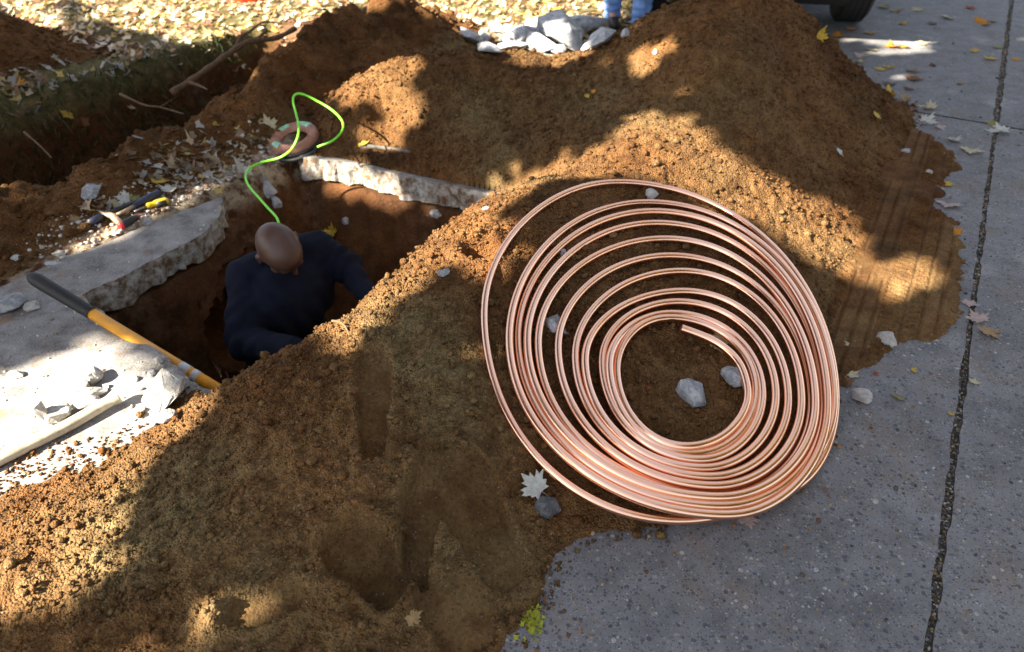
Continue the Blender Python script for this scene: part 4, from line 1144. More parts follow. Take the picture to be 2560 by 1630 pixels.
M['skin_dark'] = mat_plain('skin_dark', (0.072, 0.034, 0.021), 0.48, 0, 0.5, 0.10, 60, 0.08)
M['skin_light'] = mat_plain('skin_light', (0.50, 0.28, 0.20), 0.5, 0, 0.4, 0.08, 60, 0.08)
def mat_cloth(name, col, sc=260, var=.2):
    m = NT(name); n_ = m.noise(12, 4, .6); w_ = m.noise(sc, 2)
    c = m.mix(m.mapr(n_, .3, .7), tuple(x * (1 - var) for x in col), tuple(x * (1 + var) for x in col))
    return m.set(Base_Color=c, Roughness=.92, Specular_IOR_Level=.15, Normal=m.bump(w_, .35, .002))
M['sweater'] = mat_cloth('navy_sweater', (0.0065, 0.0085, 0.018))
M['workpants'] = mat_cloth('work_trousers', (0.022, 0.026, 0.04))
M['denim'] = mat_cloth('denim', (0.17, 0.30, 0.60), 300, .3)
M['jacket'] = mat_cloth('dark_jacket', (0.05, 0.05, 0.055))
M['boot'] = mat_plain('boot', (0.02, 0.019, 0.018), .5)
M['stubble'] = mat_plain('grey_stubble', (0.22, 0.21, 0.20), .8, 0, .2, .4, 200, .6)

hc = P(699, 626, 2.74)
fw = Vector((.58, -.40, -.76))
up_h = Vector((.12, -.50, .85))
root = empty('person', (hc.x + .05, hc.y + .06, -.95))
O = Vector(root.location)
hp_, HQ = head_prims(hc, fw, up_h)
def loc_prims(pr):
    out = []
    for q in pr:
        q = list(q); q[1] = np.array(q[1]) - np.array(O)
        if q[0] == 'c': q[2] = np.array(q[2]) - np.array(O)
        out.append(tuple(q))
    return out
neck = P(702, 688, 2.84); shR = P(622, 690, 2.80); shL = P(792, 628, 2.96)
elR = P(612, 856, 2.73); wrR = P(742, 872, 2.60)
elL = P(872, 672, 2.96); wrL = P(922, 742, 2.88)
chest = P(712, 765, 2.90); belly = P(716, 850, 3.02); pel = P(722, 905, 3.14)
knR = Vector((pel.x - .12, pel.y - .30, -.90)); knL = Vector((pel.x + .14, pel.y - .26, -.90))
ftR = Vector((pel.x - .12, pel.y + .10, -.93)); ftL = Vector((pel.x + .14, pel.y + .12, -.93))
tw = (shL - shR).normalized(); tu = (neck - pel).normalized(); tf_ = tw.cross(tu).normalized()
TR = Matrix((tw, tf_, tw.cross(tf_))).transposed()
body = hp_ + [('c', HQ(0, -.02, -.05), neck, .056, .062), ('c', shR, shL, .05, .05), ('c', shR, elR, .045, .038), ('c', elR, wrR, .036, .026), ('c', shL, elL, .045, .038), ('c', elL, wrL, .036, .026),
              ('e', chest, (.15, .10, .14), TR), ('e', belly, (.13, .10, .12), TR), ('e', pel, (.15, .11, .11), TR),
              ('c', pel - tw * .09, knR, .075, .055), ('c', pel + tw * .09, knL, .075, .055), ('c', knR, ftR, .05, .035), ('c', knL, ftL, .05, .035)]
body += fingers(wrR, (wrR - elR), (0, .3, -1), 1, .6) + fingers(wrL, (wrL - elL), (-.3, -.3, -1), -1, .5)
blob('body', loc_prims(body), .0060, M['skin_dark'], 5, root)
def folds(co):
    d = 0.012 * fbm(co[:, 0] * 10 + co[:, 2] * 4, co[:, 1] * 10 + co[:, 2] * 7, 4, 301)
    # creases at the bent elbow and along the sleeves
    for e_, ax, k in ((elR, (wrR - shR), 46), (elL, (wrL - shL), 46)):
        e_ = np.array(e_ - O); ax = np.array(ax.normalized())
        t = (co - e_) @ ax; r_ = np.linalg.norm(co - e_, axis=1)
        d = d + 0.0075 * np.sin(t * 2 * math.pi / .055 + 7 * fbm(co[:, 0] * 8, co[:, 2] * 8, 2, 305)) * np.exp(-(r_ / .13) ** 2)
    c_ = np.array(chest - O)
    q = (co - c_) @ np.array(tw); v_ = (co - c_) @ np.array(tu)
    d = d + 0.009 * np.sin((q * 1.0 + v_ * .45) * 2 * math.pi / .075 + 2.5 * fbm(co[:, 0] * 6, co[:, 2] * 6, 2, 309)) * np.exp(-((v_ + .02) / .16) ** 2) * np.exp(-(q / .15) ** 2)
    return d
sw = [('e', chest + tu * .02, (.195, .140, .19), TR), ('e', belly, (.185, .145, .15), TR), ('e', pel + tu * .06, (.175, .135, .10), TR), ('c', shR + tw * .03, shL - tw * .03, .084, .084), ('c', shR, neck, .080, .066), ('c', shL, neck, .080, .066),
      ('s', shR + tw * .012, .083), ('s', shL - tw * .012, .083), ('c', shR, elR, .080, .066), ('c', elR, elR + (wrR - elR) * .93, .063, .047), ('c', shL, elL, .078, .060), ('c', elL, elL + (wrL - elL) * .93, .058, .042),
      ('c', chest + tw * .11, shL, .10, .075), ('c', chest - tw * .11, shR, .11, .08), ('c', belly - tw * .05, belly + tw * .06, .13, .13)]
sweater = blob('sweater', loc_prims(sw), .0085, M['sweater'], 7, root, folds)
# ribbed crew neck and cuffs
rr_, ff_, uu_ = frame(fw, up_h)
nk = neck + (hc - neck) * .16
ringn = (hc - neck).normalized(); e1 = ringn.orthogonal().normalized(); e2 = ringn.cross(e1)
cp_ = [nk + e1 * (math.cos(t) * .073) + e2 * (math.sin(t) * .073) - O for t in np.linspace(0, 2 * math.pi, 33)]
tube('collar', cp_, .011, M['sweater'], 10, sweater, False)
for w_, e_, r0 in ((wrR, elR, .043), (wrL, elL, .039)):
    dd = (w_ - e_).normalized()
    tube('cuff', [w_ - dd * .045 - O, w_ - dd * .02 - O, w_ - dd * .004 - O], r0, M['sweater'], 18, sweater, False)
tr = [('e', pel - tu * .02, (.178, .135, .12), TR), ('c', pel - tw * .09, knR, .098, .078), ('c', pel + tw * .09, knL, .098, .078), ('c', knR, ftR, .072, .055), ('c', knL, ftL, .072, .055)]
blob('trousers', loc_prims(tr), .010, M['workpants'], 6, root)
for ft, kn in ((ftR, knR), (ftL, knL)):
    d_ = (ft - kn).normalized()
    blob('boot', loc_prims([('c', ft, ft + d_ * .08, .05, .048), ('c', ft + d_ * .07, ft + d_ * .09 + Vector((0, 0, -.04)), .046, .036), ('c', ft + d_ * .06, ft + d_ * .02 + Vector((0, 0, -.03)), .045, .04)]), .010, M['boot'], 3, root)
stub = [('e', HQ(sx * .050, .035 + .0, -.055), (.013, .030, .022), Matrix((rr_, ff_, uu_)).transposed()) for sx in (-1, 1)] + [('e', HQ(0, .062, -.086), (.030, .022, .020), Matrix((rr_, ff_, uu_)).transposed()), ('e', HQ(-.030, .055, -.078), (.020, .022, .016), Matrix((rr_, ff_, uu_)).transposed()), ('e', HQ(.030, .055, -.078), (.020, .022, .016), Matrix((rr_, ff_, uu_)).transposed())]
blob('beard', loc_prims(stub), .005, M['stubble'], 2, root)
tag(root, 'bald man in a navy sweater kneeling in the excavation and looking down', 'person')

# person in jeans behind the pile (only the lower legs come into the picture)
fA = Ph(1531, 66, 0); fB = Ph(1602, 82, 0)
st = empty('person', ((fA.x + fB.x) / 2, (fA.y + fB.y) / 2, 0.0)); O = Vector(st.location)
def shifted(z): return None
hpz = Vector(((fA.x + fB.x) / 2, (fA.y + fB.y) / 2 + .06, .93))
aA = Vector((fA.x, fA.y + .07, .10)); aB = Vector((fB.x, fB.y + .07, .10))
kA = Vector((fA.x - .01, fA.y + .05, .50)); kB = Vector((fB.x + .01, fB.y + .05, .50))
hA_ = hpz + Vector((-.09, 0, 0)); hB_ = hpz + Vector((.09, 0, 0))
nk2 = hpz + Vector((0, .02, .54)); hd2 = nk2 + Vector((0, -.02, .17))
sA = nk2 + Vector((-.19, 0, -.06)); sB = nk2 + Vector((.19, 0, -.06)); eA = sA + Vector((-.06, .02, -.29)); eB = sB + Vector((.06, .02, -.29)); wA = eA + Vector((.0, -.08, -.24)); wB = eB + Vector((0, -.08, -.24))
hp2, Q2 = head_prims(hd2, (0, -1, -.25), (0, 0, 1))
bd = hp2 + [('c', hd2 + Vector((0, .02, -.05)), nk2, .055, .06), ('c', sA, sB, .05, .05), ('c', sA, eA, .044, .038), ('c', eA, wA, .036, .026), ('c', sB, eB, .044, .038), ('c', eB, wB, .036, .026), ('c', nk2 - Vector((0, 0, .12)), hpz, .12, .12),
            ('c', hA_, kA, .07, .05), ('c', kA, aA, .048, .035), ('c', hB_, kB, .07, .05), ('c', kB, aB, .048, .035), ('c', aA, aA + Vector((0, -.09, -.06)), .035, .03), ('c', aB, aB + Vector((0, -.09, -.06)), .035, .03)]
bd += fingers(wA, (0, -.1, -1), (1, 0, 0), 1, .35) + fingers(wB, (0, -.1, -1), (-1, 0, 0), -1, .35)
blob('body', loc_prims(bd), .009, M['skin_light'], 4, st)
def jf(co): return 0.010 * fbm(co[:, 0] * 8, co[:, 2] * 16 + co[:, 1] * 5, 3, 321) + 0.006 * np.sin(co[:, 2] * 2 * math.pi / .055 + 4 * fbm(co[:, 0] * 7, co[:, 1] * 7, 2, 323)) * sstep(.30, .10, co[:, 2])
blob('jeans', loc_prims([('c', hA_ + Vector((.02, 0, .05)), hB_ + Vector((-.02, 0, .05)), .12, .12), ('c', hA_, kA, .10, .078), ('c', kA, aA + Vector((0, 0, -.035)), .078, .067), ('c', hB_, kB, .10, .078), ('c', kB, aB + Vector((0, 0, -.035)), .078, .067)]), .010, M['denim'], 4, st, jf)
blob('jacket', loc_prims([('c', nk2 - Vector((0, 0, .10)), hpz + Vector((0, 0, .1)), .145, .135), ('c', sA, sB, .085, .085), ('c', nk2 - Vector((.09, 0, .16)), hpz + Vector((-.06, 0, .1)), .11, .11), ('c', nk2 - Vector((-.09, 0, .16)), hpz + Vector((.06, 0, .1)), .11, .11), ('c', sA, eA, .072, .06), ('c', eA, wA, .056, .045), ('c', sB, eB, .072, .06), ('c', eB, wB, .056, .045)]), .012, M['jacket'], 6, st)
M['hair'] = mat_plain('hair', (0.06, 0.035, 0.02), .7, 0, .3, .3, 150, .5)
blob('hair', loc_prims([('e', Q2(0, -.02, .05), (.084, .098, .076)), ('e', Q2(0, -.05, .0), (.080, .066, .07))]), .009, M['hair'], 3, st)
for a_ in (aA, aB):
    sh_ = blob('shoe', loc_prims([('c', a_ + Vector((0, .03, -.055)), a_ + Vector((0, -.05, -.060)), .045, .046), ('c', a_ + Vector((0, -.05, -.064)), a_ + Vector((0, -.165, -.070)), .046, .034), ('c', a_ + Vector((0, .01, -.03)), a_ + Vector((0, -.02, -.03)), .042, .042)]), .008, M['boot'], 3, st)
    so = blob('sole', loc_prims([('e', a_ + Vector((0, .01, -.092)), (.044, .07, .010)), ('e', a_ + Vector((0, -.11, -.092)), (.044, .085, .010))]), .008, M['tool_black'], 2, sh_)
tag(st, 'person in blue jeans and dark shoes standing behind the rubble heap', 'person')

# ------------------------------------------------------------------ parked car (its underside and rear wheels come into the picture)
M['tyre'] = mat_plain('tyre', (0.022, 0.022, 0.023), .75, 0, .35, .25, 80, .4)
M['carpaint'] = mat_plain('car_paint', (0.05, 0.055, 0.06), .25, .3, .5, .05)
M['glass'] = mat_plain('car_glass', (0.02, 0.025, 0.03), .08)
M['alloy'] = mat_plain('alloy', (0.40, 0.40, 0.41), .35, .8)
M['under'] = mat_plain('underbody', (0.012, 0.012, 0.012), .8)
M['lamp_red'] = mat_plain('lamp_red', (0.40, 0.02, 0.02), .2)
wR = Ph(2118, 58, 0)
ax = Vector((2.56 - 1.10, 5.83 - 6.10, 0)).normalized()
fwd = Vector((-ax.y, ax.x, 0))
tyre_c = Vector((wR.x, wR.y, 0)) + fwd * .10
car = empty('parked_car', tuple(tyre_c - ax * .74 + fwd * 1.35), (0, 0, math.atan2(fwd.y, fwd.x) - math.pi / 2))
TRK, RW = .74, .335
def box_prof(name, secs, mat, parent):
    """loft along y: secs = [(y, [(x, z)...])]"""
    n = len(secs[0][1]); Vv = []
    for y, ring in secs: Vv += [(x, y, z) for x, z in ring]
    Ff = []
    for i in range(len(secs) - 1):
        for j in range(n): Ff.append((i * n + j, i * n + (j + 1) % n, (i + 1) * n + (j + 1) % n, (i + 1) * n + j))
    bm = bmesh.new(); vs = [bm.verts.new(v) for v in Vv]
    for f in Ff: bm.faces.new([vs[k] for k in f])
    bm.faces.new([vs[k] for k in range(n)][::-1]); bm.faces.new([vs[k] for k in range((len(secs) - 1) * n, len(secs) * n)])
    bmesh.ops.recalc_face_normals(bm, faces=bm.faces[:])
    bmesh.ops.bevel(bm, geom=[e for e in bm.edges if e.calc_face_angle(0) > .6], offset=.02, segments=2, affect='EDGES')
    return mesh_bm(name, bm, mat, True, parent)
def ring(w, z0, z1): return [(-w + .05, z0), (w - .05, z0), (w, z0 + .10), (w, z1 - .06), (w - .05, z1), (-w + .05, z1), (-w, z1 - .06), (-w, z0 + .10)]
box_prof('body', [(-2.22, ring(.78, .52, .95)), (-2.12, ring(.86, .46, 1.0)), (-1.0, ring(.88, .38, 1.02)), (1.2, ring(.88, .36, 1.0)), (2.05, ring(.86, .40, .92)), (2.25, ring(.76, .46, .84))], M['carpaint'], car)
box_prof('cabin', [(-2.05, ring(.72, 1.0, 1.12)), (-1.75, ring(.70, 1.0, 1.58)), (-.2, ring(.70, 1.0, 1.62)), (.55, ring(.68, 1.0, 1.55)), (1.15, ring(.74, .98, 1.08))], M['glass'], car)
box_prof('roof', [(-1.72, ring(.71, 1.54, 1.66)), (-.2, ring(.71, 1.56, 1.70)), (.5, ring(.68, 1.50, 1.62))], M['carpaint'], car)
box_prof('underbody', [(-2.0, ring(.64, .24, .50)), (2.0, ring(.64, .22, .50))], M['under'], car)
box_prof('bumper', [(-2.32, ring(.74, .50, .70)), (-2.20, ring(.84, .48, .72))], M['under'], car)
tube('exhaust', [(-.4, -2.15, .33), (-.4, -1.2, .30), (-.3, 0, .27)], .035, M['steel'], 14, car)
tube('axle', [(-.7, -1.35, .33), (.7, -1.35, .33)], .045, M['under'], 12, car)
for sx in (-1, 1):
    box_prof('tail_light', [(-2.24, [(sx * .80 + a, .78 + b) for a, b in ((-.06, 0), (.05, 0), (.05, .17), (-.06, .17))]), (-2.05, [(sx * .83 + a, .78 + b) for a, b in ((-.05, 0), (.05, 0), (.05, .17), (-.05, .17))])], M['lamp_red'], car)
    for yy in (-1.35, 1.35):
        wh = empty('wheel', (0, 0, 0)); wh.parent = car; wh.location = (sx * TRK, yy, RW)
        W2 = .112
        prof = [(.215, -W2 + .01), (.26, -W2), (.31, -W2 + .004), (.328, -W2 + .022)]
        xs = np.linspace(-W2 + .026, W2 - .026, 25)
        for i_, x_ in enumerate(xs): prof.append((RW - (.009 if i_ % 6 == 3 else 0.0), x_))
        prof += [(.328, W2 - .022), (.31, W2 - .004), (.26, W2), (.215, W2 - .01)]
        lathe('tyre', prof, M['tyre'], 72, wh, 'X')
        lathe('rim', [(.215, -W2 + .015), (.20, -W2 + .03), (.19, 0), (.20, W2 - .03), (.215, W2 - .015), (.17, W2 - .03), (.09, W2 - .045), (.03, W2 - .035), (.001, W2 - .035)], M['alloy'], 36, wh, 'X')
tag(car, 'dark car parked on the pavement behind the tall earth pile', 'car')

# red bucket on the far lawn
bq, _ = hit(615, 10)
M['red_plastic'] = mat_plain('red_plastic', (0.62, 0.045, 0.02), .35)
bk = empty('bucket', (bq.x, bq.y + .13, bq.z - .01))
lathe('tub', [(.001, .0), (.125, .0), (.135, .012), (.155, .33), (.165, .335), (.165, .35), (.150, .35), (.128, .02), (.001, .02)], M['red_plastic'], 40, bk)
tube('handle', [(math.cos(t) * .17, -.02 - math.sin(t) * .10, .33 - math.sin(t) * .12) for t in np.linspace(0, math.pi, 15)], .006, M['steel'], 8, bk)
tag(bk, 'red plastic bucket standing on the leaf covered lawn', 'bucket')
# ------------------------------------------------------------------ leaves
HALF = [(0, -.40), (.10, -.41), (.33, -.49), (.29, -.34), (.46, -.27), (.37, -.17), (.50, -.08), (.64, .07), (.45, .06), (.48, .23), (.32, .15), (.20, .11), (.25, .34), (.12, .29), (.06, .45), (0, .62)]
OUT = HALF + [(-x, y) for x, y in HALF[-2:0:-1]]
def maple_leaf(name, size, curl, seed, mat, lobed=1.0):
    r = random.Random(seed)
    bm = bmesh.new()
    def zc(x, y):
        return curl * (x * x * 1.1 + y * y * .5 - .12) + .06 * math.sin(5 * x + seed) * abs(curl + .2) + .05 * math.sin(6 * y + 2 * seed) * abs(curl + .15)
    def pt(x, y, k=1.0):
        x *= r.uniform(.9, 1.1) * k; y *= r.uniform(.94, 1.06) * k
        return bm.verts.new((x * size, y * size, zc(x, y) * size))
    inn = [pt(x, y, .5) for x, y in OUT]
    outv = [pt(x * (lobed if abs(x) > .3 else 1), y) for x, y in OUT]
    c = bm.verts.new((0, -.05 * size, zc(0, 0) * size))
    n = len(OUT)
    for i in range(n):
        j = (i + 1) % n
        bm.faces.new((inn[i], inn[j], c)); bm.faces.new((outv[i], outv[j], inn[j], inn[i]))
    # stem
    a = Vector((0, -.38 * size, zc(0, -.4) * size)); prev = None
    for k in range(5):
        t = k / 4; q = a + Vector((.05 * math.sin(seed + t * 2) * size * t, -.42 * size * t, .03 * size * t))
        w = .012 * size
        ring_ = [bm.verts.new(q + Vector(d) * w) for d in ((1, 0, 0), (-.5, 0, .87), (-.5, 0, -.87))]
        if prev:
            for e in range(3): bm.faces.new((prev[e], prev[(e + 1) % 3], ring_[(e + 1) % 3], ring_[e]))
        prev = ring_
    bmesh.ops.recalc_face_normals(bm, faces=bm.faces[:])
    return mesh_bm(name, bm, mat, True)
LC = {'white': (.62, .62, .56), 'pale': (.58, .52, .34), 'cream': (.56, .49, .30), 'yellow': (.62, .42, .05), 'orange': (.62, .26, .03), 'brown': (.26, .12, .05), 'tan': (.40, .26, .12), 'dark': (.12, .06, .035), 'pink': (.52, .40, .36), 'red': (.34, .09, .06), 'purple': (.16, .07, .08), 'olive': (.30, .28, .08), 'green': (.28, .34, .05)}
for k, c in LC.items(): M['leaf_' + k] = mat_leaf('leaf_' + k, False, c)
_ls = [0]
def leaf(px, py, wpx, col, label, group=None, curl=None, rz=None, tilt=0.0, dz=None, lobed=1.0, size=None):
    _ls[0] += 1; r = random.Random(_ls[0] * 13)
    p, d = hit(px, py)
    sz = size or wpx / F * d * .95
    o = maple_leaf('leaf', sz, r.uniform(.15, .75) if curl is None else curl, _ls[0], M['leaf_' + col], lobed)
    n = normal_at(p, .03)
    q = n.to_track_quat('Z', 'Y') @ Euler((tilt + r.uniform(-.15, .15), r.uniform(-.15, .15), r.uniform(0, 6.28) if rz is None else rz)).to_quaternion()
    o.rotation_mode = 'QUATERNION'; o.rotation_quaternion = q
    if dz is None: dz = .004 if (abs(p.z) < .004 and p.x > .9) else .014
    o.location = p + n * (dz + .05 * sz)
    return tag(o, label, 'leaf', group)
leaf(1325, 1212, 66, 'white', 'big whitish maple leaf above the dark stone by the coil', curl=.2, rz=.5, dz=.022, size=.070)
leaf(1786, 866, 56, 'pale', 'yellowish leaf half under the inner end of the copper coil', rz=2.6)
leaf(1866, 1312, 50, 'pink', 'withered beige leaf sticking out below the copper coil', rz=3.3)
leaf(1025, 1542, 50, 'tan', 'reddish brown leaf in the boot prints on the mound', lobed=.75, curl=.5)
leaf(832, 580, 44, 'yellow', 'bright yellow leaf inside the excavation behind the man', curl=.3, rz=.3)
leaf(672, 312, 46, 'pale', 'large pale maple leaf beside the cable reel', curl=.3, rz=.2, tilt=.5)
leaf(400, 462, 42, 'yellow', 'yellow leaf at the foot of the earth ridge above the tools', curl=.5)
leaf(420, 482, 40, 'white', 'white ragged leaf next to the yellow handled screwdriver')
leaf(308, 500, 40, 'white', 'white leaf behind the hammer head')
leaf(340, 503, 34, 'olive', 'greenish leaf behind the hammer handle')
leaf(188, 553, 34, 'tan', 'tan leaf at the tip of the dark pry bar', lobed=.7)
leaf(290, 515, 30, 'cream', 'cream leaf touching the hammer head')
leaf(45, 222, 60, 'orange', 'large orange leaf on the grassy bank of the trench', curl=.6, tilt=.5)
leaf(165, 288, 30, 'yellow', 'small yellow leaf hanging on the dark trench wall', tilt=.6)
leaf(330, 275, 22, 'tan', 'small tan leaf caught in the roots of the trench wall', tilt=.6)
leaf(212, 305, 26, 'brown', 'brown leaf low on the dark trench wall', tilt=.6)
leaf(2453, 60, 44, 'orange', 'orange leaf lying near the joint far up the pavement', curl=.5)
leaf(2046, 92, 44, 'yellow', 'yellow leaf leaning on the shoulder of the tall earth pile', tilt=.8)
leaf(2186, 293, 32, 'yellow', 'yellow leaf on the right flank of the tall earth pile', lobed=.6)
leaf(2092, 385, 28, 'white', 'small white leaf low on the right flank of the tall pile')
leaf(1487, 235, 20, 'orange', 'small orange leaf in the gully of the tall pile', lobed=.6)
leaf(1470, 246, 20, 'yellow', 'small yellow leaf in the gully of the tall pile', lobed=.6)
leaf(910, 365, 30, 'yellow', 'yellow leaf beside the grey stick behind the excavation', lobed=.6)
leaf(2111, 957, 40, 'brown', 'dark brown leaf tucked against the right side of the coil', lobed=.7)
leaf(2134, 877, 50, 'cream', 'cream maple leaf at the lower left end of the tyre tracks', rz=2.2)
leaf(2129, 938, 44, 'pale', 'pale round leaf between the coil and the pavement stone', lobed=.75)
leaf(2187, 936, 20, 'red', 'small red leaf fragment on the pavement right of the coil', lobed=.6)
leaf(2284, 928, 22, 'yellow', 'small yellow leaf with a stem alone on the grey pavement', lobed=.7)
leaf(2242, 995, 36, 'olive', 'thin curled olive yellow leaf right of the pale stone', lobed=.4)
leaf(2375, 1036, 18, 'yellow', 'tiny yellow leaf left of the pavement joint')
leaf(2434, 956, 26, 'pale', 'small pale leaf stuck in the pavement joint')
leaf(2473, 836, 58, 'tan', 'rusty brown maple leaf just right of the pavement joint', curl=.3)
leaf(2440, 796, 54, 'pink', 'pinkish white maple leaf across the pavement joint', curl=.3)
leaf(2422, 762, 36, 'pink', 'faded leaf at the outer edge of the tracked mud')
leaf(2370, 515, 58, 'pink', 'pale grey pink leaf at the right edge of the tyre tracks', curl=.25)
leaf(2290, 536, 44, 'cream', 'cream leaf on the tyre tracks below its neighbour', lobed=.6)
leaf(2264, 512, 48, 'yellow', 'curled yellow tan leaf across the upper tyre tracks', lobed=.5)
leaf(2304, 494, 34, 'white', 'whitish leaf at the narrow neck of the tyre tracks', lobed=.6)
leaf(2367, 463, 32, 'yellow', 'rounded yellow green leaf beside the tyre tracks', lobed=.8)
leaf(2390, 585, 40, 'orange', 'curled orange yellow leaf at the outer rim of the tyre tracks', lobed=.5)
leaf(2426, 380, 54, 'pale', 'pale yellow leaf near the top of the tyre tracks')
leaf(2358, 384, 40, 'purple', 'dark purplish leaf at the top of the tyre tracks', lobed=.7)
leaf(2368, 397, 44, 'orange', 'orange leaf beside the dark purplish leaf', lobed=.6)
leaf(2386, 353, 38, 'white', 'white leaf on the pavement above the tyre tracks')
leaf(2494, 330, 56, 'white', 'white curled leaf where the two pavement joints cross', curl=.7)
leaf(2480, 313, 26, 'olive', 'small olive leaf in the crossing of the pavement joints')
leaf(2318, 306, 48, 'white', 'white curled leaf below the cross joint by the pile', curl=.8)
leaf(2350, 321, 30, 'pink', 'small pinkish leaf below the cross joint by the pile')
leaf(2318, 270, 42, 'pale', 'pale leaf just above the cross joint', curl=.6)
for (x, y, w, c) in ((2174, 84, 30, 'yellow'), (2233, 118, 40, 'orange'), (2306, 110, 34, 'cream'), (2180, 127, 34, 'cream'), (2153, 142, 32, 'pink'), (2142, 156, 30, 'cream'), (2221, 170, 26, 'yellow'), (2200, 174, 28, 'yellow'), (2283, 179, 34, 'brown'), (2283, 200, 44, 'brown'),
                     (2221, 212, 32, 'dark'), (2218, 233, 36, 'yellow'), (2262, 249, 30, 'tan'), (2435, 129, 24, 'yellow'), (2476, 148, 30, 'yellow'), (2494, 119, 28, 'olive'), (2130, 75, 30, 'orange'), (2095, 92, 34, 'orange'), (2240, 30, 30, 'tan'), (2290, 26, 28, 'cream'), (2210, 20, 34, 'olive'),
                     (2370, 46, 34, 'pale'), (2330, 60, 26, 'dark'), (2260, 120, 30, 'orange'), (2255, 60, 24, 'yellow'), (2400, 210, 18, 'tan'), (2330, 165, 20, 'dark'), (2480, 55, 24, 'tan'), (2425, 22, 26, 'red'), (2540, 150, 22, 'orange'), (2270, 225, 24, 'dark')):
    leaf(x, y, w, c, 'fallen %s maple leaf on the far pavement right of the tall pile' % {'cream': 'cream', 'pale': 'pale', 'dark': 'blackish', 'pink': 'pinkish', 'olive': 'olive'}.get(c, c), 'leaves strewn on the far pavement')
for (x, y, w) in ((1385, 66, 30), (1358, 84, 44), (1380, 102, 26), (1440, 88, 24)):
    lf = leaf(x, y, w, 'yellow', 'yellow leaf lying on the pale rubble heap', 'leaves on the rubble heap'); lf.location.z += .10

def litter(name, X, Y, Z, size, cols, label, cat, parent=None, tiltmax=.7):
    """many small curled leaves as one mesh"""
    N = len(X)
    ang = np.linspace(0, 2 * math.pi, 9, endpoint=False)
    rad = np.array([.50, .30, .52, .28, .60, .28, .52, .30, .46])
    k = 10
    bx = np.r_[0, rad * np.cos(ang)]; by = np.r_[0, rad * np.sin(ang)]
    a = rng.uniform(0, 6.28, N); tx_ = rng.normal(0, tiltmax * .5, N); ty_ = rng.normal(0, tiltmax * .5, N); cu = rng.uniform(-.5, 1.2, N)
    jx = bx[None] * rng.uniform(.75, 1.25, (N, k)) ; jy = by[None] * rng.uniform(.6, 1.1, (N, k))
    x = jx * np.cos(a)[:, None] - jy * np.sin(a)[:, None]; y = jx * np.sin(a)[:, None] + jy * np.cos(a)[:, None]
    z = cu[:, None] * (jx ** 2) * 1.2 + x * tx_[:, None] + y * ty_[:, None]
    V_ = np.stack([x, y, z], -1) * size[:, None, None] + np.stack([X, Y, Z], -1)[:, None]
    f = np.array([[0, i + 1, (i + 1) % 9 + 1] for i in range(9)])
    F_ = (f[None] + (np.arange(N) * k)[:, None, None]).reshape(-1, 3)
    o = mesh_np(name, V_.reshape(-1, 3), F_, M['leaves'], True, {'leafcol': np.repeat(cols, k, 0)}, parent)
    return tag(o, label, cat, kind='stuff')
pl = np.array([(.64, .54, .38), (.62, .47, .22), (.46, .28, .13), (.30, .16, .09), (.70, .62, .50), (.54, .38, .22), (.22, .11, .07), (.60, .52, .40), (.58, .40, .12)])
# leaf-covered lawn
N = 17000
X = rng.uniform(-5.2, 2.6, N); Y = rng.uniform(4.2, 9.5, N)
s, n = sn(X, Y); h = ground_h(X, Y)
soil = np.exp(-(((s - 2.86) / .6) ** 2 + ((n + 3.6) / .5) ** 2)) > .35
ok = (((n < -2.5) & (s > 3.2)) | ((n < -4.6) & (s > 2.3)) | ((n < -6.2)) | ((n < -4.9) & (s > 1.8) & (rng.random(N) < .5))) & ~soil
X, Y, h = X[ok], Y[ok], h[ok]
litter('leaf_litter', X, Y, h + .012, rng.uniform(.030, .085, len(X)), pl[rng.integers(0, len(pl), len(X))] * rng.uniform(.8, 1.2, (len(X), 1)), 'dense carpet of dry autumn leaves on the sunlit lawn', 'leaf litter')
# leaves on the grassy bank
N = 900
s = rng.uniform(-.6, 2.2, N); n = -4.83 - rng.random(N) ** 1.5 * .35 + .06 * rng.normal(size=N)
X, Y = xy(s, n); h = ground_h(X, Y)
ok = (h > -.12) & (rng.random(N) < .3 + .7 * (s < 1.3)); X, Y, h = X[ok], Y[ok], h[ok]
pk = np.array([(.50, .48, .42), (.52, .40, .26), (.42, .30, .18), (.30, .18, .10), (.55, .42, .14), (.46, .44, .40)])
litter('leaf_litter', X, Y, h + .012, rng.uniform(.03, .075, len(X)), pk[rng.integers(0, len(pk), len(X))] * rng.uniform(.45, 1.0, (len(X), 1)), 'withered leaves along the grassy bank above the trench', 'leaf litter', tiltmax=1.2)
# leaves between ridge and reel
px_ = rng.normal(0, 1, (330, 2))
cl = []
for (cx, cy, sx, sy, m_) in ((440, 410, 55, 36, 95), (520, 400, 60, 30, 60), (630, 345, 30, 16, 26), (250, 520, 50, 12, 12), (560, 430, 60, 20, 25)):
    for _ in range(m_): cl.append((cx + random.gauss(0, sx), cy + random.gauss(0, sy)))
Q_ = np.array([hit(a, b)[0] for a, b in cl]); s, n = sn(Q_[:, 0], Q_[:, 1])
ok = (n < -2.98) & (n > -3.55) & (Q_[:, 2] > -.10); Q_ = Q_[ok]
litter('leaf_litter', Q_[:, 0], Q_[:, 1], Q_[:, 2] + .008, rng.uniform(.025, .065, len(Q_)), pk[rng.integers(0, len(pk), len(Q_))] * rng.uniform(.45, 1.0, (len(Q_), 1)), 'dry curled leaves gathered between the earth ridge and the cable reel', 'leaf litter', tiltmax=.8)
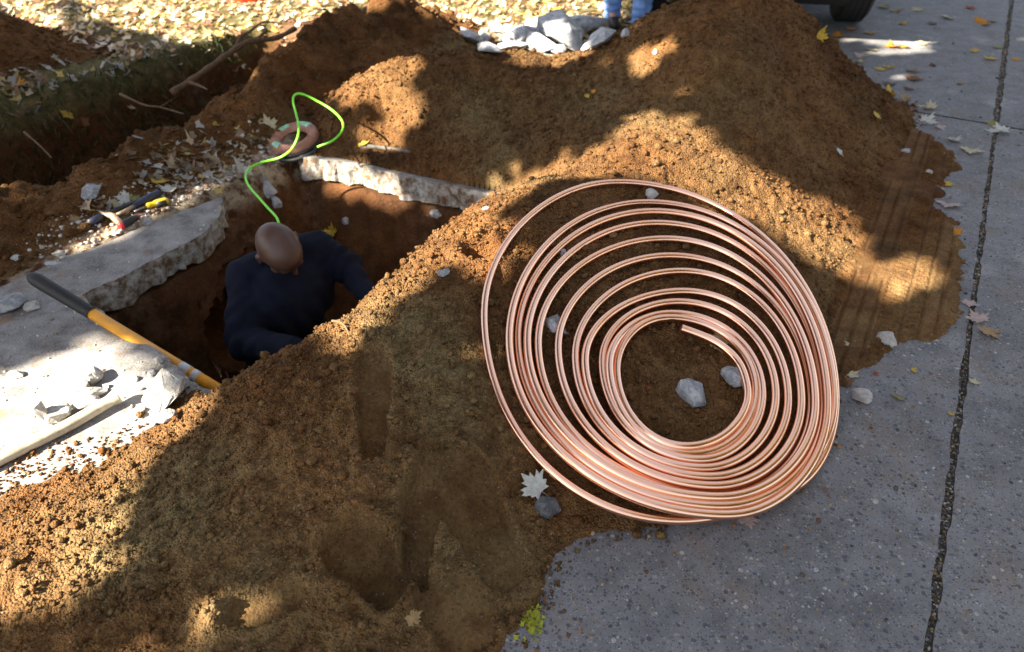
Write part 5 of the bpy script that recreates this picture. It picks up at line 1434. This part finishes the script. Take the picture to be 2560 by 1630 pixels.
# pale grit along the slab edge near the tools
Q_ = np.array([hit(random.uniform(30, 470), 0)[0] for _ in range(1)])
s = rng.uniform(.05, 1.3, 700); n = -3.06 - rng.random(700) ** 1.4 * .22
X, Y = xy(s, n); h = ground_h(X, Y); R = rng.uniform(.003, .013, 700) * rng.random(700) ** .5
ok = h > -.06
o = loose('concrete_grit', X[ok], Y[ok], h[ok], R[ok], palw[rng.integers(0, 4, ok.sum())], None, M['grit'])
tag(o, 'pale concrete grit scattered along the slab edge by the tools', 'grit')

# ------------------------------------------------------------------ grass and roots on the trench bank
gmat = NT('grass'); M['grass'] = gmat.set(Base_Color=gmat.attr('leafcol', 'Color'), Roughness=.7, Specular_IOR_Level=.25)
def blades(name, X, Y, Z, L, lean, cols, label, cat, mat):
    N = len(X); k = 6
    t = np.array([0, .55, 1.0]); az = rng.uniform(0, 6.28, N); bend = rng.uniform(.3, 1.3, N)
    dx = np.cos(az) * .6 + lean[0]; dy = np.sin(az) * .6 + lean[1]
    V_ = np.zeros((N, 3, 2, 3))
    for i, tt_ in enumerate(t):
        px2 = X + dx * L * bend * tt_ ** 1.5 * .8; py2 = Y + dy * L * bend * tt_ ** 1.5 * .8
        pz2 = Z + L * (tt_ - lean[2] * bend * tt_ ** 2)
        w = .0035 * (1 - .85 * tt_)
        V_[:, i, 0] = np.stack([px2 - np.sin(az) * w, py2 + np.cos(az) * w, pz2], -1)
        V_[:, i, 1] = np.stack([px2 + np.sin(az) * w, py2 - np.cos(az) * w, pz2], -1)
    f = np.array([[0, 1, 3, 2], [2, 3, 5, 4]])
    F_ = (f[None] + (np.arange(N) * k)[:, None, None]).reshape(-1, 4)
    return tag(mesh_np(name, V_.reshape(-1, 3), F_, mat, True, {'leafcol': np.repeat(cols, k, 0)}), label, cat, kind='stuff')
N = 5200
s = rng.uniform(-.8, 2.6, N); n = -4.78 - np.abs(rng.normal(0, .10, N)) + .05
X, Y = xy(s, n); h = ground_h(X, Y)
gp_ = np.array([(.03, .042, .014), (.05, .06, .02), (.08, .065, .03), (.022, .028, .010), (.10, .12, .03)])
blades('grass', X, Y, h, rng.uniform(.05, .15, N), (LY * .9, -LX * .9, 1.1), gp_[rng.integers(0, 5, N)], 'dark tufts of grass hanging over the edge of the trench', 'grass', M['grass'])
N = 3000
X = rng.uniform(-4.5, 2, N); Y = rng.uniform(4.4, 9, N); s, n = sn(X, Y)
tuft = fbm(X * 1.6, Y * 1.6, 2, 401) > .05
ok = (((n < -2.5) & (s > 3.3)) | (n < -4.9) & (s > 2.2)) & tuft
blades('grass', X[ok], Y[ok], ground_h(X[ok], Y[ok]), rng.uniform(.04, .10, ok.sum()), (0, 0, .3), gp_[rng.integers(0, 5, ok.sum())] * 1.4, 'short grass tufts between the leaves on the lawn', 'grass', M['grass'])
M['root'] = mat_plain('root_bark', (0.12, 0.075, 0.042), .85, 0, .2, .3, 60, .6)
def root_thing(pxs, r0, r1, label, side=()):
    a = np.array([P(*q) for q in pxs]); pth = catmull(a, 6)
    base = empty('tree_root', tuple(a[0]))
    tube('main_root', pth - a[0], np.linspace(r0, r1, len(pth)) * (1 + .15 * np.sin(np.arange(len(pth)) * 1.3)), M['root'], 10, base)
    for b in side:
        q = catmull(np.array([P(*w) for w in b]), 5); tube('side_root', q - a[0], np.linspace(r1 * .8, r1 * .25, len(q)), M['root'], 8, base)
    return tag(base, label, 'tree root')
root_thing([(430, 232, 4.55), (480, 200, 4.62), (530, 165, 4.70), (575, 132, 4.78), (620, 105, 4.86), (690, 95, 4.95), (740, 70, 5.0)], .021, .016, 'thick forked root bridging the dark trench',
           [[(590, 122, 4.8), (600, 95, 4.85), (625, 78, 4.9), (660, 55, 4.95), (705, 60, 5.0)], [(470, 205, 4.6), (500, 215, 4.55), (520, 225, 4.5)], [(640, 100, 4.9), (665, 75, 4.9), (650, 60, 4.95)]])
root_thing([(300, 235, 4.15), (360, 262, 4.1), (400, 268, 4.1), (460, 285, 4.05)], .007, .004, 'thin pale root trailing down the dark trench wall', [[(400, 268, 4.1), (420, 255, 4.1), (445, 240, 4.15)]])
root_thing([(60, 330, 3.95), (95, 360, 3.85), (130, 395, 3.75)], .006, .003, 'thin root hanging low in the near end of the trench')
root_thing([(830, 802, 2.17), (845, 804, 2.16), (858, 810, 2.15), (868, 825, 2.13), (876, 845, 2.12)], .0035, .0022, 'pale rootlet sticking out of the mound crest in front of the man', [[(856, 808, 2.15), (855, 800, 2.15), (853, 792, 2.15)]])
# stick behind the excavation
a = gp(902, 372, .010); b = gp(960, 376, .012); c = gp(1027, 384, .010)
M['stick'] = mat_plain('grey_stick', (0.15, 0.135, 0.115), .85, 0, .2, .3, 80, .6)
tag(tube('stick', catmull([a, (a + b) / 2 + (0, 0, .003), b, c], 6), np.linspace(.013, .008, 19), M['stick'], 10), 'straight grey stick lying on the earth behind the white slab edge', 'stick')
# moss beside the mound
Q_ = np.array([hit(random.gauss(1330, 14), random.gauss(1555, 18))[0] for _ in range(70)])
litter('moss', Q_[:, 0], Q_[:, 1], Q_[:, 2] + .004, rng.uniform(.008, .02, len(Q_)), np.repeat([(.38, .40, .04)], len(Q_), 0) * rng.uniform(.6, 1.1, (len(Q_), 1)), 'scrap of yellow green moss on the pavement at the mound edge', 'moss')

# ------------------------------------------------------------------ maple tree that shades the site (stands outside the picture)
LIT = [
 [(0, 935), (310, 850), (420, 900), (520, 975), (500, 1040), (330, 1150), (300, 1280), (345, 1385), (190, 1480), (0, 1575), (-150, 1600), (-150, 960)],
 [(300, 1640), (380, 1590), (430, 1560), (560, 1500), (690, 1432), (740, 1405), (690, 1465), (590, 1530), (640, 1580), (480, 1640)],
 [(800, 862), (880, 770), (930, 690), (1100, 560), (1270, 450), (1400, 410), (1350, 450), (1200, 560), (1060, 690), (950, 790), (880, 890)],
 [(1130, 590), (1260, 560), (1300, 620), (1240, 700), (1150, 680)], [(1150, 890), (1290, 855), (1300, 880), (1180, 910)], [(1140, 1000), (1230, 980), (1235, 1000), (1150, 1020)],
 [(1420, 430), (1480, 420), (1600, 300), (1680, 280), (1800, 360), (1950, 470), (2160, 550), (2180, 600), (2140, 720), (2060, 650), (1900, 575), (1740, 480), (1560, 435)],
 [(2200, 660), (2290, 640), (2390, 680), (2310, 730), (2190, 750)],
 [(830, 240), (960, 160), (1075, 145), (1050, 200), (960, 250), (880, 270)], [(900, 330), (1020, 260), (1040, 300), (1000, 370), (920, 370)],
 [(0, 480), (120, 462), (120, 480), (0, 505)], [(640, 190), (690, 180), (720, 215), (650, 230)],
 [(150, -200), (1640, -200), (1560, 50), (1480, 55), (1300, 95), (1200, 100), (1100, 60), (1010, 10), (880, 10), (760, 60), (700, 85), (640, 92), (480, 112), (400, 88), (220, 40)],
 [(0, -20), (120, -10), (180, 60), (160, 90), (60, 70), (0, 50)], [(140, 622), (300, 568), (440, 500), (530, 462), (530, 466), (440, 512), (310, 578), (160, 640)],
 [(700, 420), (760, 385), (960, 425), (980, 465), (760, 450)],
 [(1240, 140), (1350, 122), (1490, 112), (1430, 145), (1300, 150)], [(1560, 150), (1640, 110), (1680, 120), (1600, 190)], [(960, 600), (1000, 620), (1010, 690), (960, 670)], [(2100, 75), (2200, 85), (2200, 95), (2100, 95)], [(2200, 100), (2330, 100), (2330, 125), (2200, 125)],
 [(1180, 1260 - 1190), (1300, 70), (1330, 100), (1220, 110)],
]
gs = np.arange(-5.5, 6.5, 0.075)
SX, SY = np.meshgrid(gs, np.arange(-1.5, 8.5, 0.075), indexing='ij')
SX = (SX + rng.uniform(-.035, .035, SX.shape)).ravel(); SY = (SY + rng.uniform(-.035, .035, SY.shape)).ravel()
SZ = np.maximum(surf(SX, SY), 0.0)
PXs, PYs, Dp = pix(SX, SY, SZ)
lit = np.zeros(len(SX), bool)
for poly in LIT:
    sdp = poly_sd(PXs, PYs, poly)
    lit |= sdp > -0.03 * F / np.maximum(Dp, .5)
lit &= Dp > .8
far_lawn = (SY > 6.6 + .25 * (SX > 1.5) * (SX - 1.5)) & (sn(SX, SY)[1] < -2.3)
lit |= far_lawn
lit |= (Dp > .8) & ((PXs < -450) | (PXs > 2800) | (PYs < -260) | (PYs > 1950)) | (Dp <= .8)
shade = ~lit
rim_ = np.full(len(SX), 9.0)
for poly in LIT: rim_ = np.minimum(rim_, np.abs(poly_sd(PXs, PYs, poly)) / F * np.maximum(Dp, .8))
rim_ = np.tile(rim_[shade], 3)
SX, SY, SZ = SX[shade], SY[shade], SZ[shade]
rep_ = 3
SX = np.tile(SX, rep_); SY = np.tile(SY, rep_); SZ = np.tile(SZ, rep_)
thin = (poly_sd(*pix(SX, SY, SZ)[:2], [(2040, 20), (2700, -40), (2700, 330), (2500, 300), (2330, 285), (2150, 170)]) > 0) & (pix(SX, SY, SZ)[2] > .8) & (rng.random(len(SX)) < .62)
thin |= (poly_sd(*pix(SX, SY, SZ)[:2], [(2380, 1660), (2430, 1550), (2570, 1380), (2680, 1400), (2680, 1720)]) > 0) & (pix(SX, SY, SZ)[2] > .8) & (rng.random(len(SX)) < .80)
SX, SY, SZ, rim_ = SX[~thin], SY[~thin], SZ[~thin], rim_[~thin]
N = len(SX)
hz = rng.uniform(3.7, 5.4, N)
tl = (hz - SZ) / TO_SUN.z
LXp = np.stack([SX + TO_SUN.x * tl, SY + TO_SUN.y * tl, hz], -1) + rng.normal(0, .018, (N, 3))
tree = empty('maple_tree', (-7.6, -5.0, 0.0))
TL = np.array(tree.location)
k = 7
ang = np.linspace(0, 2 * math.pi, k, endpoint=False)
radl = np.array([.55, .38, .6, .42, .6, .38, .55])
nrm = rng.normal(0, .55, (N, 3)) + np.array(TO_SUN)[None]; nrm /= np.linalg.norm(nrm, axis=1)[:, None]
e1_ = np.cross(nrm, np.array([.3, .2, .93])); e1_ /= np.linalg.norm(e1_, axis=1)[:, None]; e2_ = np.cross(nrm, e1_)
sz = np.minimum(rng.uniform(.12, .19, N), .065 + rim_ * 1.2)
Vl = LXp[:, None] + sz[:, None, None] * radl[None, :, None] * (np.cos(ang)[None, :, None] * e1_[:, None] + np.sin(ang)[None, :, None] * e2_[:, None]) - TL
Fl = np.concatenate([np.array([[0, i, i + 1] for i in range(1, k - 1)])[None] + (np.arange(N) * k)[:, None, None]]).reshape(-1, 3)
lcol = np.array([(.30, .22, .03), (.16, .17, .03), (.38, .24, .03), (.10, .13, .03), (.32, .14, .03)])[rng.integers(0, 5, N)]
M['crown'] = mat_leaf('crown_leaves', True, trans=.08)
crown = mesh_np('crown', Vl.reshape(-1, 3), Fl, M['crown'], False, {'leafcol': np.repeat(lcol, k, 0)}, tree)
M['bark'] = mat_plain('bark', (0.13, 0.105, 0.08), .9, 0, .2, .35, 14, .9)
tr_path = catmull([(0, 0, -.1), (.05, .02, 1.0), (-.04, .06, 2.2), (.1, .0, 3.2), (.2, .1, 4.6), (.4, .2, 6.2)], 6)
tube('trunk', tr_path, np.linspace(.30, .09, len(tr_path)), M['bark'], 18, tree)
def in_sunfleck(q):
    w = np.asarray(q) + TL; t_ = (w[:, 2] - .1) / TO_SUN.z
    gx_, gy_ = w[:, 0] - TO_SUN.x * t_, w[:, 1] - TO_SUN.y * t_
    a_, b_, d_ = pix(gx_, gy_, np.full(len(gx_), .1))
    return any(((poly_sd(a_, b_, p_) > -60) & (d_ > .8)).any() for p_ in LIT)
made = 0
for i in range(600):
    t0 = tr_path[12 + i % 17]
    tgt = LXp[rng.integers(0, N)] - TL
    q = catmull([t0, t0 * .6 + tgt * .4 + (0, 0, .25), tgt], 6)
    if np.linalg.norm(tgt - t0) > 7 or in_sunfleck(q): continue
    made += 1
    if made > 12: break
    tube('limb', q, np.linspace(.085, .015, len(q)), M['bark'], 8, tree)
tag(tree, 'autumn maple tree casting the dappled shade over the dig', 'tree')

# trees added outside the picture to block skylight and deepen the shade
def sky_blocker_tree(x, y, h, r, seed, label):
    g_ = np.random.default_rng(seed)
    t = empty('sky_blocker_tree', (x, y, 0))
    tp = catmull([(0, 0, -.1), (.08, .03, h * .3), (-.05, .1, h * .6), (.1, 0, h)], 6)
    tube('trunk', tp, np.linspace(.24, .07, len(tp)), M['bark'], 14, t)
    for i in range(8):
        a_ = i * .8; q = catmull([tp[9 + i % 6], tp[9 + i % 6] + (math.cos(a_) * r * .4, math.sin(a_) * r * .4, r * .25), (math.cos(a_) * r * .8, math.sin(a_) * r * .8, h + r * .1 * math.sin(i * 2.1))], 5)
        tube('limb', q, np.linspace(.07, .015, len(q)), M['bark'], 8, t)
    n_ = 6500
    d_ = g_.normal(size=(n_, 3)); d_ /= np.linalg.norm(d_, axis=1)[:, None]
    rad_ = r * g_.random(n_) ** .4 * (1 + .35 * fbm(d_[:, 0] * 2.3 + seed, d_[:, 1] * 2.3 + d_[:, 2] * 2, 3, seed))
    c_ = d_ * rad_[:, None] * (1, 1, .8) + (0, 0, h)
    nn_ = g_.normal(size=(n_, 3)); nn_ /= np.linalg.norm(nn_, axis=1)[:, None]
    a1 = np.cross(nn_, (.3, .2, .93)); a1 /= np.linalg.norm(a1, axis=1)[:, None]; a2 = np.cross(nn_, a1)
    z_ = g_.uniform(.16, .34, n_)
    v_ = c_[:, None] + z_[:, None, None] * radl[None, :, None] * (np.cos(ang)[None, :, None] * a1[:, None] + np.sin(ang)[None, :, None] * a2[:, None])
    f_ = (np.array([[0, i, i + 1] for i in range(1, 6)])[None] + (np.arange(n_) * 7)[:, None, None]).reshape(-1, 3)
    cc = np.array([(.30, .22, .03), (.16, .17, .03), (.38, .24, .03), (.10, .13, .03)])[g_.integers(0, 4, n_)]
    mesh_np('crown', v_.reshape(-1, 3), f_, M['crown'], False, {'leafcol': np.repeat(cc, 7, 0)}, t)
    return tag(t, label, 'tree', 'unseen trees added to block skylight')
sky_blocker_tree(5.0, -2.6, 6.0, 3.7, 12, 'broad yellowing tree added unseen on the right behind the pavement to block skylight')
sky_blocker_tree(7.6, 2.6, 6.2, 3.8, 13, 'yellowing tree added unseen to the right of the pavement to block skylight')
